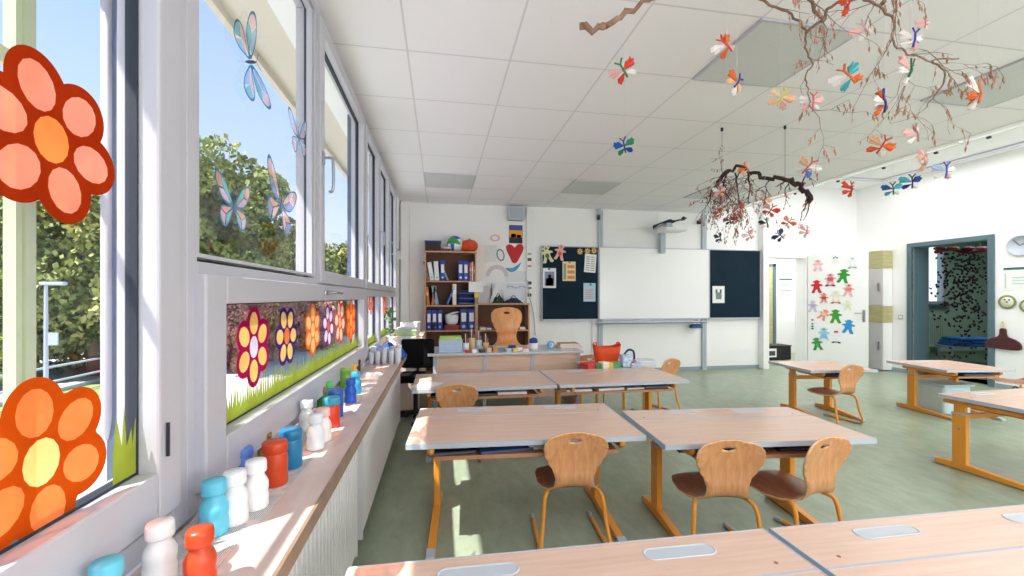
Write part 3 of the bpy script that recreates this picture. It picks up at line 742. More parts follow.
def newsprint(name):
    if name in MC: return MC[name]
    m = bpy.data.materials.new(name); m.use_nodes = True; nt = m.node_tree; N = nt.nodes; L = nt.links; b = N['Principled BSDF']; b.inputs['Roughness'].default_value = .8
    tc = N.new('ShaderNodeTexCoord'); w = N.new('ShaderNodeTexWave'); w.inputs['Scale'].default_value = 55; w.inputs['Distortion'].default_value = 3; w.inputs['Detail'].default_value = 3; w.inputs['Detail Scale'].default_value = 8
    L.new(tc.outputs['Object'], w.inputs['Vector'])
    n = N.new('ShaderNodeTexNoise'); n.inputs['Scale'].default_value = 11; L.new(tc.outputs['Object'], n.inputs['Vector'])
    r = N.new('ShaderNodeValToRGB'); r.color_ramp.elements[0].position = .52; r.color_ramp.elements[1].position = .56; L.new(n.outputs['Fac'], r.inputs[0])
    mu = N.new('ShaderNodeMix'); mu.data_type = 'RGBA'; L.new(w.outputs['Fac'], mu.inputs['Factor']); mu.inputs['A'].default_value = lin((150, 148, 150)); mu.inputs['B'].default_value = lin((226, 222, 218))
    m2 = N.new('ShaderNodeMix'); m2.data_type = 'RGBA'; L.new(r.outputs[0], m2.inputs['Factor']); L.new(mu.outputs['Result'], m2.inputs['A']); m2.inputs['B'].default_value = lin((222, 206, 200)); L.new(m2.outputs['Result'], b.inputs['Base Color'])
    MC[name] = m; return m
M_news = newsprint('newsprint')
for i, (y0, y1, x0, x1, rz, lb) in enumerate(((.62, 1.22, -.655, -.49, R(2), 'newspaper sheet under the nearest bottles on the sill'), (1.20, 1.72, -.648, -.475, R(-2), 'newspaper sheet under the white bottles and the orange jar'),
        (1.78, 2.42, -.652, -.47, R(1), 'newspaper sheet under the second cluster of jars'), (2.5, 3.1, -.65, -.46, R(-2), 'newspaper sheet under the blue bottles'))):
    o = MB().box((0, 0, 0), (x1-x0-.004, y1-y0, .0006)).build('newspaper', M_news); o.location = ((x0+x1)/2, (y0+y1)/2, .7905+.0008*i); o.rotation_euler = (0, 0, rz*.3)
    tag(o, lb, 'newspaper')
def crumple(cx, cy, cz, sx, sy, sz, m, name, label, cat, seed, parent=None):
    r = random.Random(seed); bm = bmesh.new(); bmesh.ops.create_grid(bm, x_segments=14, y_segments=14, size=1)
    ph = [r.uniform(0, 6) for _ in range(6)]
    for v in bm.verts:
        x, y = v.co.x, v.co.y; e = max(abs(x), abs(y))
        h = (1-e**3)*(.55+.22*math.sin(5*x+ph[0])*math.cos(4*y+ph[1])+.22*math.sin(9*x*y+7*y+ph[2]))+.06*r.random()
        v.co = Vector((x*sx*(1+.08*math.sin(6*y+ph[3])), y*sy*(1+.08*math.sin(5*x+ph[4])), max(.0, h)*sz))
    for f in bm.faces: f.smooth = True
    me = bpy.data.meshes.new(name); bm.to_mesh(me); bm.free(); me.materials.append(m)
    o = bpy.data.objects.new(name, me); col.objects.link(o); o.location = (cx, cy, cz); q = o.modifiers.new('t', 'SOLIDIFY'); q.thickness = .0015; q.offset = 1
    if parent: o.parent = parent
    else: tag(o, label, cat)
    return o
crumple(-.53, 3.35, .791, .075, .14, .03, M_paper, 'crumpled_paper', 'crumpled white paper lying on the far part of the sill', 'paper', 2)
crumple(-.50, 2.85, .7915, .05, .10, .012, M_paper, 'paper_sheet', 'loose white sheet on the sill before the crumpled paper', 'paper', 3)
# white paper cups in two rows
M_cup = mat('white_cup', (226, 232, 242), .5, var=.05)
cup = None
for r_ in range(3):
    for c_ in range(5):
        x = -.615+c_*.058; y = 3.98+r_*.065
        lb = 'white paint cup in the crowd of white cups at the far end of the sill'
        if cup is None:
            cup = T('white_cup', lb, 'cup', (x, y, .7905), group='white cups at the far end of the sill')
            MB().lathe([(.020, 0), (.026, .10), (.028, .104), (.026, .106), (.0235, .10), (.018, .006), (0, .006)], n=16).build('cup_body', M_cup, cup)
        else:
            put(copy_tree(cup), (x+rnd.uniform(-.004, .004), y, .7905), 0, lb, (1, 1, rnd.uniform(1.05, 1.45)))
crumple(-.50, 4.32, .80, .16, .12, .15, mat('blue_cloth', (30, 84, 180), .8, var=.2, scale=12), 'blue_cloth', 'crumpled bright blue cloth behind the white cups', 'cloth', 8)
# low cupboard in the corner with clutter
M_cream = mat('cream_cupboard', (236, 214, 200), .5, var=.04, scale=3)
t = T('low_cupboard', 'pale low cupboard in the corner between the windows and the bookcase', 'cupboard', (-.44, 5.9, 0))
MB().b2(-.215, .18, -.80, 1.15, .06, .82).build('body', M_cream, t, bevel=.003); MB().b2(-.225, .20, -.82, 1.17, .82, .85).build('worktop', M_cream, t, bevel=.003); MB().b2(-.20, .15, -.75, 1.1, 0, .06).build('plinth', M_gasket, t)
for i in range(3): d = MB().b2(.18, .196, -.79+i*.645, -.79+i*.645+.63, .07, .81).build('door', M_cream, t); MB().cyl((.196, -.79+i*.645+.57, .6), (.22, -.79+i*.645+.57, .6), .01).build('knob', M_chrome, d)
def simplebox(name, label, cat, loc, d, m, rz=0, lid=None, group=None):
    t = T(name, label, cat, loc, rz, group); MB().box((0, 0, d[2]/2), d, bev=min(d)*.06).build('body', m, t)
    if lid: MB().box((0, 0, d[2]+.006), (d[0]*1.04, d[1]*1.04, .014), bev=.003).build('lid', lid, t)
    return t
clut = [('grey plastic tray on the corner cupboard', 'tray', 5.2, .05, (232, 236, 236)), ('yellow paper stack on the corner cupboard', 'paper_stack', 5.42, .035, (240, 210, 130)), ('light green box on the corner cupboard', 'box', 5.66, .10, (170, 200, 160)),
        ('white bowl shaped box on the corner cupboard', 'box', 5.92, .12, (226, 232, 230)), ('red folder lying on the corner cupboard', 'folder', 6.15, .04, (196, 70, 60)), ('white carton at the back of the corner cupboard', 'carton', 6.5, .16, (240, 240, 240))]
for lb, nm, y, h, c in clut: simplebox(nm, lb, nm.replace('_', ' '), (-.44, y, .852), (.26, .18, h), cm(*c), rz=rnd.uniform(-.2, .2), lid=cm(*[min(255, v+8) for v in c]))
q = T('plant_pot', 'small green leafy pot plant by the far window, its leaves against the pane', 'plant', (-.60, 5.30, .852))
MB().lathe([(.03, 0), (.045, .07), (.05, .075), (.04, .075), (.0, .07)], n=16).build('pot', M_white, q)
b = MB()
for i in range(26):
    a = rnd.uniform(0, 6.3); z = rnd.uniform(.12, .42); r_ = rnd.uniform(.02, .07); b.ball((r_*math.cos(a)*.8, r_*math.sin(a), z), (.022, .03, .008), 8, 5, Matrix.Rotation(rnd.uniform(-1, 1), 3, 'X') @ Matrix.Rotation(a, 3, 'Z'))
b.build('leaves', mat('leaf_green', (84, 132, 60), .5, var=.2), q, smooth=True, kind=None); MB().tube([(0, 0, .06), (.01, .0, .25), (0, .01, .42)], .005).build('stem', M_green, q)

# black office chair between sill end and teacher desk
t = T('office_chair', 'black fabric office chair between the window sill and the teacher desk', 'chair', (-.27, 4.84, 0), R(176))
M_fab = mat('black_fabric', (16, 16, 18), .95, var=.3, scale=60, spec=.2)
MB().box((0, 0, .50), (.36, .36, .08), bev=.03).build('seat', M_fab, t, smooth=True)
MB().box((0, -.20, .74), (.38, .06, .34), bev=.028).build('backrest', M_fab, t, smooth=True)
MB().cyl((0, 0, .10), (0, 0, .47), .025).build('column', M_black, t); MB().tube([(0, -.02, .46), (0, -.20, .48), (0, -.235, .60), (0, -.23, .75)], .015).build('back_support', M_black, t)
for i in range(5):
    a = R(72*i+20); l = MB().tube([(0, 0, .11), (.21*math.cos(a), .21*math.sin(a), .07)], [.022, .015]).build('base_arm', M_black, t); MB().ball((.21*math.cos(a), .21*math.sin(a), .03), .028, 10, 8).build('castor', M_black, l)

# ================================================================= BOOKCASE
def zof(py, y): return onY(460, py, y).z
YFc = 6.98
xl = onY(424.5, 300, YFc).x; xm = onY(476.5, 300, YFc).x; xr = onY(529.5, 300, YFc).x
zt = onY(450, 252.5, YFc).z; zs = [onY(450, v, YFc).z for v in (280.8, 305.2, 330.3)]; zl = onY(505, 304.8, YFc).z; zls = onY(505, 330, YFc).z
M_bk = wood('bookcase_side', (206, 158, 120), (186, 138, 102), stretch=(12, 12, 1), rough=.4)
M_bkin = mat('bookcase_back', (110, 74, 54), .6, var=.1)
t = T('bookcase', 'tall wooden bookcase full of blue binders and books in the corner by the windows', 'bookcase', (0, 0, 0))
D_ = .33; yb = YFc+D_
for x in (xl, xm-.022): MB().b2(x, x+.022, YFc, yb, 0, zt).build('side_panel', M_bk, t)
MB().b2(xl-.005, xm+.005, YFc-.003, yb, zt, zt+.024).build('top_board', M_bk, t)
MB().b2(xl+.02, xm-.02, yb-.012, yb, .05, zt).build('back_panel', M_bkin, t)
for z in zs+[.42, .06]: MB().b2(xl+.022, xm-.022, YFc+.002, yb-.012, z-.022, z).build('shelf', M_bk, t)
t = T('low_bookcase', 'low wooden bookcase joined to the right of the tall one, papers on its top', 'bookcase', (0, 0, 0))
for x in (xm+.002, xr-.022): MB().b2(x, x+.022, YFc, yb, 0, zl).build('side_panel', M_bk, t)
MB().b2(xm+.002, xr+.005, YFc-.003, yb, zl, zl+.024).build('top_board', M_bk, t)
MB().b2(xm+.02, xr-.02, yb-.012, yb, .05, zl).build('back_panel', M_bkin, t)
for z in (zls, .42, .06): MB().b2(xm+.024, xr-.022, YFc+.002, yb-.012, z-.022, z).build('shelf', M_bk, t)

def book(px0, px1, z, hpx, c, kind, label, lean=0, depth=.22, cat=None, group=None):
    x0 = onY(px0, 300, YFc+.03).x; x1 = onY(px1, 300, YFc+.03).x; h = hpx*7.0/420; w = abs(x1-x0)
    t = T(kind, label, cat or kind, ((x0+x1)/2, YFc+.03+depth/2, z+.002), 0, group)
    b = MB(); M = Matrix.Rotation(lean, 4, 'Y')
    b.box((0, 0, h/2), (w-.003, depth, h), M=M, bev=min(.004, w*.1)); b = b.build('cover', cm(*c), t)
    if lean: t.location.z += abs(math.sin(lean))*w/2
    if kind == 'binder':
        MB().box((0, -depth/2-.001, h*.60), (w*.62, .002, h*.42), M=M).build('spine_label', M_paper, b)
        MB().cyl((M @ Vector((0, -depth/2-.001, h*.16))), (M @ Vector((0, -depth/2-.004, h*.16))), w*.22).build('finger_ring', M_chrome, b)
    elif w > .02:
        MB().box((0, -depth/2-.0008, h*.62), (w*.7, .0016, h*.2), M=M).build('spine_band', cm(*[min(255, v+50) for v in c]), b)
    return t
BB = (30, 62, 160)
z1 = zs[0]
for a in ((427, 429.5, 19, (120, 120, 120), 'book', 'thin grey book leaning at the left of the top shelf', R(-12)), (430, 434.5, 18, (228, 230, 234), 'binder', 'white binder leaning on the top shelf', R(-10)), (434.8, 439.5, 19, (236, 238, 240), 'binder', 'white binder beside the leaning one on the top shelf', R(-4)),
          (440.2, 445, 20, BB, 'binder', 'blue binder left of the gap on the top shelf', 0), (447, 449, 17, (150, 166, 200), 'book', 'pale blue book leaning hard in the gap of the top shelf', R(-24)), (458, 463.2, 20, BB, 'binder', 'blue binder right of the gap on the top shelf', 0), (463.4, 468.6, 20, (34, 70, 170), 'binder', 'blue binder near the right end of the top shelf', 0),
          (469.5, 471.5, 18, (206, 120, 110), 'book', 'salmon pink book near the right end of the top shelf', 0), (471.7, 473.3, 19, (226, 218, 208), 'book', 'cream book at the right end of the top shelf', 0), (473.5, 475.3, 16, (170, 120, 90), 'book', 'brown book at the very right end of the top shelf', 0)):
    book(a[0], a[1], z1, a[2], a[3], a[4], a[5], a[6])
z2 = zs[1]
for a in ((427, 430, 18, (206, 130, 60), 'book', 'orange book on the second shelf', R(-6)), (431, 434, 19, (196, 110, 60), 'book', 'rust coloured book on the second shelf', R(8)), (435, 439, 19, (120, 170, 200), 'book', 'light blue picture book leaning on the second shelf', R(-12)), (446, 448, 17, (70, 110, 180), 'book', 'thin blue book leaning in the gap of the second shelf', R(24)),
          (452.5, 456.5, 21, (236, 228, 214), 'magazine_file', 'cream magazine file on the second shelf', 0)):
    book(a[0], a[1], z2, a[2], a[3], a[4], a[5], a[6])
x0 = onY(458, 300, YFc).x; x1 = onY(475, 300, YFc).x
for i in range(3):
    t = T('letter_tray', ['lowest blue letter tray of the stack on the second shelf', 'middle blue letter tray of the stack on the second shelf', 'top blue letter tray of the stack on the second shelf'][i], 'letter tray', ((x0+x1)/2, YFc+.15, z2+.002+i*.085), group='blue letter trays')
    b = MB(); w = x1-x0-.01; b.b2(-w/2, w/2, -.12, .12, 0, .006); b.b2(-w/2, -w/2+.006, -.12, .12, 0, .08); b.b2(w/2-.006, w/2, -.12, .12, 0, .08); b.b2(-w/2, w/2, .114, .12, 0, .08); b.b2(-w/2, w/2, -.12, -.114, 0, .028); b.build('tray_body', M_blue, t)
    MB().b2(-w/2+.012, w/2-.012, -.11, .11, .007, .03).build('paper_pile', M_paper, t)
z3 = zs[2]
for a in ((426.5, 431.5, 20, BB, 'binder', 'blue binder at the left end of the third shelf', 0), (432, 437, 20, (26, 56, 150), 'binder', 'second blue binder from the left of the third shelf', 0), (437.5, 442.5, 20, (34, 66, 166), 'binder', 'third blue binder from the left of the third shelf', 0),
          (460, 467.5, 21, (28, 60, 140), 'binder', 'wide dark blue binder right of the white pot', 0), (468, 475.3, 21, (32, 64, 150), 'binder', 'wide dark blue binder at the right end of the third shelf', 0)):
    book(a[0], a[1], z3, a[2], a[3], a[4], a[5], a[6], depth=.2)
xc = onY(452, 320, YFc).x
t = T('red_box', 'flat red box under the white pot on the third shelf', 'box', (xc, YFc+.12, z3+.002)); MB().box((0, 0, .035), (.24, .18, .07), bev=.006).build('body', mat('dark_red_box', (140, 36, 40), .5), t); MB().box((0, 0, .075), (.245, .185, .012)).build('lid', mat('dark_red_lid', (160, 44, 46), .5), t)
t = T('white_pot', 'round white pot with a tilted lid on the third shelf', 'pot', (xc, YFc+.11, z3+.084)); MB().lathe([(.06, 0), (.10, .03), (.115, .10), (.11, .16), (.115, .17), (.10, .17), (0, .15)], n=20).build('bowl', M_paper, t); o = MB().lathe([(.0, .0), (.115, .005), (.11, .02), (0, .035)], n=20).build('lid', M_white, t); o.location = (.02, 0, .18); o.rotation_euler = (0, R(-14), 0)
t = T('dark_bucket', 'dark grey blue bucket before the blue binders on the third shelf', 'bucket', (onY(433.5, 325, YFc-.02).x, YFc+.085, z3+.002)); MB().lathe([(.055, 0), (.075, .12), (.08, .125), (.07, .12), (.05, .01), (0, .01)], n=18).build('bucket_body', mat('bucket_grey', (60, 74, 96), .5), t); MB().tube(smoothpath([(-.075, 0, .115), (-.05, -.06, .14), (.05, -.06, .14), (.075, 0, .115)]), .003).build('bail', M_chrome, t)
# on top of the bookcase
ztop = zt+.026
t = T('storage_basket', 'dark brown storage basket with blue rim on top of the bookcase', 'basket', (onY(433, 250, 7.1).x, 7.13, ztop)); MB().box((0, 0, .08), (.26, .22, .15), bev=.01).build('basket_body', mat('basket_brown', (70, 54, 56), .8, var=.3, scale=60, bump=.6), t)
b = MB(); [b.b2(*q, .145, .17) for q in ((-.135, .135, -.115, -.10), (-.135, .135, .10, .115), (-.135, -.12, -.10, .10), (.12, .135, -.10, .10))]; b.build('rim', M_blue, t)
x = onY(446, 250, 7.1).x
for i, (c, lb) in enumerate((((226, 230, 236), 'white booklet lying between basket and ball on the bookcase'), ((190, 56, 50), 'red booklet under the white one on the bookcase'), ((50, 80, 150), 'blue booklet lowest of the pile between basket and ball'))[::-1]):
    t = T('booklet', lb, 'booklet', (x, 7.1, ztop+.022*i), rz=.1*i); MB().box((0, 0, .010), (.13, .18, .019), bev=.002).build('cover', cm(*c), t); MB().box((.066, 0, .010), (.002, .17, .013)).build('page_edge', M_paper, t)
# beach ball with coloured panels
def ballm(name):
    m = bpy.data.materials.new(name); m.use_nodes = True; nt = m.node_tree; N = nt.nodes; L = nt.links; b = N['Principled BSDF']; b.inputs['Roughness'].default_value = .3
    tc = N.new('ShaderNodeTexCoord'); v = N.new('ShaderNodeTexVoronoi'); v.inputs['Scale'].default_value = 9; L.new(tc.outputs['Object'], v.inputs['Vector'])
    r = N.new('ShaderNodeValToRGB'); r.color_ramp.interpolation = 'CONSTANT'; e = r.color_ramp.elements; e[0].color = lin((240, 240, 240)); e[1].position = .3; e[1].color = lin((40, 90, 190))
    for p_, c_ in ((.5, (230, 200, 50)), (.65, (60, 160, 80)), (.78, (240, 240, 240)), (.9, (200, 50, 50))): q = e.new(p_); q.color = lin(c_)
    sx = N.new('ShaderNodeSeparateColor'); L.new(v.outputs['Color'], sx.inputs[0]); L.new(sx.outputs[0], r.inputs[0]); L.new(r.outputs[0], b.inputs['Base Color']); return m
o = MB().ball((0, 0, .135), .135, 28, 18).build('ball', ballm('ball_panels'), smooth=True); o.location = (onY(455, 245, 7.12).x, 7.12, ztop); tag(o, 'blue, white and yellow patterned ball on top of the bookcase', 'ball')
t = T('orange_lantern', 'round orange red paper lantern on top of the bookcase beside the ball', 'lantern', (onY(469.5, 245, 7.12).x, 7.12, ztop)); b = MB(); b.lathe([(.05, 0), (.12, .03), (.145, .09), (.14, .14), (.10, .19), (.05, .205), (.0, .205)], n=24); b.build('lantern_body', mat('lantern_orange', (224, 78, 36), .6, var=.15, scale=14), t); MB().cyl((0, 0, .2), (0, 0, .225), .02).build('top_cap', M_green, t)
# low case contents
for i, (a, b_, c, lb) in enumerate(((480, 486, (236, 236, 238), 'white magazine lying in the low bookcase, left'), (486.5, 492, (90, 120, 170), 'blue magazine lying in the low bookcase'), (520, 526, (226, 200, 150), 'beige booklet lying in the low bookcase, right'))):
    x0 = onY(a, 325, YFc).x; x1 = onY(b_, 325, YFc).x; t = T('magazine', lb, 'magazine', ((x0+x1)/2, YFc+.14, zls+.002)); MB().box((0, 0, .02), (x1-x0, .22, .04), bev=.003).build('cover', cm(*c), t); MB().box((0, -.1105, .02), (x1-x0-.01, .002, .03)).build('page_edge', M_paper, t)
# on the low bookcase
def clutter_sheet(px, zb, w, h, c, lb, lean, nm='picture_sheet', y=7.15):
    p = onY(px, 290, y); t = MB().box((0, 0, h/2), (w, .008, h), bev=.001).build(nm, cm(*c)); t.location = (p.x, y, zb); t.rotation_euler = (R(-12), R(lean), 0); tag(t, lb, nm.replace('_', ' '))
zz = zl+.026
clutter_sheet(484, zz, .22, .30, (206, 206, 212), 'grey drawing board leaning on the low bookcase, left', 0)
clutter_sheet(491, zz+.01, .05, .34, (226, 230, 232), 'white folder leaning slanted on the low bookcase', 22, y=7.08)
clutter_sheet(500, zz, .26, .36, (232, 234, 238), 'large white sheet leaning on the wall above the low bookcase', 0, y=7.22)
clutter_sheet(512, zz, .30, .24, (222, 226, 232), 'white card with faint drawing above the low bookcase', 0, y=7.18)
t = T('green_bag', 'dark green bag lying on the low bookcase', 'bag', (onY(498, 300, 7.08).x, 7.07, zz)); crumple(0, 0, 0, .10, .08, .15, mat('dark_green_cloth', (44, 66, 40), .8, var=.3), 'bag_body', '', '', 5, t)
MB().tube(smoothpath([(-.04, 0, .09), (0, -.02, .17), (.05, 0, .09)]), .006).build('bag_handle', mat('dark_green_cloth', (44, 66, 40)), t)
t = T('dark_blue_bag', 'dark blue and white bag lying on the low bookcase, right', 'bag', (onY(513, 300, 7.08).x, 7.07, zz)); crumple(0, 0, 0, .16, .08, .10, mat('navy_cloth', (40, 50, 84), .8, var=.4, scale=14), 'bag_body', '', '', 6, t)
MB().tube(smoothpath([(-.06, 0, .06), (.0, -.03, .13), (.08, 0, .06)]), .006).build('bag_handle', mat('navy_cloth', (40, 50, 84)), t)
# notice hanging on the bookcase edge
o = MB().box((0, 0, 0), (.24, .004, .17)).build('notice_sheet', M_paper); o.location = onY(476, 287, YFc-.008); tag(o, 'white notice sheet fixed to the edge of the bookcase', 'notice')
o = MB().box((0, 0, 0), (.085, .004, .085)).build('sticky_note', mat('note_yellow', (226, 206, 110), .7)); o.location = onY(477, 295, YFc-.012); tag(o, 'small yellow note under the white notice on the bookcase', 'note')
# ================================================================= BACK WALL
def wallbox(name, label, cat, px0, py0, px1, py1, y, th, m, parent=None, bev=0):
    a = onY(px0, py0, y); c = onY(px1, py1, y)
    o = MB().b2(a.x, c.x, y, y+th, min(a.z, c.z), max(a.z, c.z), bev).build(name, m, parent)
    if label: tag(o, label, cat)
    return o
YW = YB-.06
M_board = mat('chalkboard_slate', (12, 34, 50), .75, spec=.2, var=.25, scale=2.5, c2=(16, 40, 56))
M_wbd = mat('whiteboard_enamel', (244, 244, 246), .25, coat=.3)
xa, xb_, xc_, xd = onY(541.5, 280, YW).x, onY(598.5, 280, YW).x, onY(708.5, 280, YW).x, onY(760, 280, YW).x
ztb, zbb = 2.31, .99
# column rails carrying the board
t = T('board_rails', 'two tall grey sliding rails carrying the whiteboard', 'board rails', (0, 0, 0))
for x in (xb_+.05, xc_-.07):
    b = MB(); b.b2(x-.045, x+.045, YB-.05, YB-.001, .0, 2.98); o = b.build('rail', M_edge, t, bevel=.006)
    MB().b2(x-.012, x+.012, YB-.055, YB-.05, .05, 2.95).build('rail_slot', M_grey, o)
b = MB(); b.box((xb_+.0, YB-.06, 2.85), (.05, .05, .09), bev=.01); b.build('end_stop', M_gasket, t); b = MB(); b.box((xc_-.20, YB-.06, 2.82), (.07, .05, .07), bev=.01); b.build('end_stop', M_gasket, t)
t = T('whiteboard', 'large white board in the middle of the back wall', 'whiteboard', (0, 0, 0))
MB().b2(xb_+.012, xc_-.012, YW-.03, YW, zbb+.012, ztb-.012).build('writing_surface', M_wbd, t)
b = MB(); [b.b2(*q) for q in ((xb_, xc_, YW-.036, YW, ztb-.014, ztb), (xb_, xc_, YW-.036, YW, zbb, zbb+.014), (xb_, xb_+.014, YW-.036, YW, zbb, ztb), (xc_-.014, xc_, YW-.036, YW, zbb, ztb))]; b.build('board_frame', M_edge, t)
def chalk(name, x0, x1, label):
    t = T(name, label, 'blackboard', (0, 0, 0))
    MB().b2(x0+.014, x1-.012, YW-.012, YW+.02, zbb+.012, ztb-.012).build('slate', M_board, t)
    b = MB(); [b.b2(*q) for q in ((x0, x1, YW-.018, YW+.02, ztb-.014, ztb), (x0, x1, YW-.018, YW+.02, zbb-.012, zbb+.014), (x0, x0+.014, YW-.018, YW+.02, zbb, ztb), (x1-.014, x1, YW-.018, YW+.02, zbb, ztb))]; b.build('board_frame', M_edge, t)
chalk('blackboard', xa, xb_-.004, 'dark blue blackboard wing left of the whiteboard, with papers pinned on it')
chalk('blackboard', xc_+.004, xd, 'dark blackboard wing right of the whiteboard with a single paper')
# papers on the boards
def sheet_px(px0, py0, px1, py1, m, name, label, cat, y=YW-.022, tilt=0, deco=None, group=None):
    a = onY(px0, py0, y); c = onY(px1, py1, y); w, h = abs(c.x-a.x), abs(a.z-c.z)
    t = T(name, label, cat, ((a.x+c.x)/2, y, (a.z+c.z)/2), group=group); t.rotation_euler = (0, R(tilt), 0)
    MB().b2(-w/2, w/2, -.0015, .0015, -h/2, h/2).build('sheet', m, t)
    for nm, x0, x1, z0, z1, mm in (deco or []): MB().b2(x0*w/2, x1*w/2, -.003, -.0015, z0*h/2, z1*h/2).build(nm, mm, t)
    return t
B_ = cm(40, 60, 110); Y_ = cm(240, 205, 120); O_ = cm(226, 140, 70); G_ = cm(150, 152, 156); P_ = cm(226, 120, 130); T_ = cm(120, 180, 200)
sheet_px(543, 268, 556, 288, M_paper, 'photo_sheet', 'white sheet with a dark figure in a blue coat on the left blackboard', 'picture', deco=[('picture_print', -.75, .75, -.8, .65, cm(130, 140, 170)), ('magnet', -.25, .1, .8, .97, cm(40, 120, 130)), ('dark_figure', -.55, .6, -.8, .0, cm(24, 26, 40)), ('face_print', -.2, .25, .0, .35, cm(220, 170, 150))])
sheet_px(562.5, 261.5, 575.5, 281, cm(236, 220, 170), 'picture_sheet', 'cream sheet with three rows of orange blocks on the left blackboard', 'picture', deco=[('printed_block', -.25, .85, z, z+.35, O_) for z in (-.8, -.25, .3)]+[('printed_strip', -.85, -.45, -.85, .8, G_), ('magnet', -.1, .3, .82, .98, G_)])
sheet_px(584.5, 254, 596, 272.5, M_paper, 'list_sheet', 'white sheet with two columns of lines at the upper right of the left blackboard', 'notice', tilt=4, deco=[('printed_line', x0, x1, -.8+.24*i, -.72+.24*i, G_) for i in range(7) for x0, x1 in ((-.75, -.1), (.1, .75))])
sheet_px(583.5, 283, 595.5, 301.5, cm(176, 214, 226), 'blue_sheet', 'pale blue sheet with pink lines at the right of the left blackboard', 'notice', deco=[('printed_line', -.8, .6, -.7+.22*i, -.62+.22*i, P_) for i in range(5)]+[('magnet', .0, .35, .72, .95, cm(50, 140, 170))])
sheet_px(712.5, 286, 724.5, 303, M_paper, 'picture_sheet', 'white sheet with a grey green animal head on the right blackboard', 'picture', deco=[('head_print', -.45, .5, -.55, .25, cm(110, 140, 140)), ('ear_print', -.5, -.2, .2, .6, cm(70, 100, 110)), ('ear_print', .2, .5, .2, .6, cm(70, 100, 110))])
# paper cut figures on the blackboard
def figure2d(k, seed=0, arms=1):
    pts = [(0, .5), (.10, .48), (.14, .40), (.20, .44), (.24, .38), (.16, .30), (.14, .22), (.34, .16), (.36, .06), (.20, .04), (.20, -.12), (.28, -.34), (.34, -.44), (.22, -.5), (.12, -.44), (.04, -.22)]
    P = [(x*k, z*k) for x, z in pts]; return P+[(-x, z) for x, z in reversed(P[1:])]
def cut_figure(M, k, c, name, label, cat, extras=(), group=None, th=.003, rot=0):
    t = T(name, label, cat, group=group); t.matrix_world = M @ Matrix.Rotation(rot, 4, 'Z')
    flatmesh('body', [smooth2(figure2d(k), 2)], cm(*c), t, th=th)
    for nm, pts, cc in extras: flatmesh(nm, [[(x*k, z*k) for x, z in pts]], cm(*cc), t, th=.002, lift=th)
    return t
def wallM(px, py, y): p = onY(px, py, y); return frame((p.x, y, p.z), (1, 0, 0), (0, 0, 1))
belly = lambda c, a=.13, z=-.08, b_=.15: ('belly', ell(0, z, a, b_, 0, 12), c)
facee = lambda c: ('face', ell(0, .36, .075, .075, 0, 12), c)
cut_figure(wallM(547, 254.5, YW-.022), .30, (222, 220, 170), 'paper_figure', 'cream green paper figure at the top left of the left blackboard', 'paper figure', [belly((90, 110, 70)), facee((120, 110, 80))], rot=.2)
cut_figure(wallM(560, 252.5, YW-.022), .28, (236, 180, 176), 'paper_figure', 'pink and orange paper figure at the top of the left blackboard', 'paper figure', [belly((226, 90, 80)), facee((214, 140, 90))], rot=-.2)
for i, (px, lb) in enumerate(((580, 'leftmost of three straw stars at the top of the left blackboard'), (587.5, 'middle of three straw stars at the top of the left blackboard'), (594, 'rightmost of three straw stars at the top of the left blackboard'))):
    st_ = [((.065 if k % 2 == 0 else .034)*math.cos(k*math.pi/8), (.065 if k % 2 == 0 else .034)*math.sin(k*math.pi/8)) for k in range(16)]
    t = T('straw_star', lb, 'star', group='straw stars'); t.matrix_world = wallM(px, 251.5-.4*i, YW-.022)
    flatmesh('star', [st_], cm(226, 190, 120), t, th=.004); flatmesh('centre', [ell(0, 0, .022, .022)], cm(190, 130, 70), t, th=.002, lift=.004)
# pen tray below the whiteboard and the stand legs
t = T('board_tray', 'long pale tray with chalk and pens under the whiteboard', 'tray', (0, 0, 0))
x0, x1 = onY(597, 323, YW-.1).x, onY(706, 323, YW-.1).x
b = MB(); b.b2(x0, x1, YW-.14, YW, .915, .93); b.b2(x0, x1, YW-.14, YW-.132, .915, .955); b.build('tray_body', M_edge, t, bevel=.002)
for x in (x0+.12, x1-.12): MB().b2(x-.012, x+.012, YW-.02, YW, .90, .99).build('tray_bracket', M_grey, t)
for px, c, lb in ((606, (30, 34, 60), 'dark marker pen on the left end of the board tray'), (610, (60, 60, 70), 'second dark marker on the left of the board tray'), (622, (150, 40, 60), 'dark red marker on the board tray'), (628, (60, 50, 60), 'black marker with red cap beside the dark red marker'), (668, (230, 230, 235), 'white chalk piece on the board tray'), (676, (120, 124, 130), 'grey marker on the right half of the board tray'), (683, (230, 232, 236), 'white chalk stick right of the grey marker'), (693, (240, 240, 200), 'pale yellow chalk stick at the right end of the board tray')):
    x = onY(px, 323, YW-.1).x; t = T('marker_pen', lb, 'pen', (x, YW-.08, .941)); t.rotation_euler = (0, R(90), rnd.uniform(-.6, .6)); MB().cyl((0, 0, -.06), (0, 0, .04), .010).build('barrel', cm(*c), t); MB().cyl((0, 0, .04), (0, 0, .065), .0105).build('cap', cm(*[int(v*.6) for v in c]), t)
t = T('eraser_holder', 'blue holder with sponge under the right end of the board tray', 'sponge holder', (onY(697, 332, YW-.1).x, YW-.07, .84)); MB().box((0, 0, 0), (.22, .10, .05), bev=.008).build('holder', cm(50, 80, 140), t); MB().box((0, 0, .036), (.19, .08, .025), bev=.008).build('sponge', cm(30, 50, 100), t)
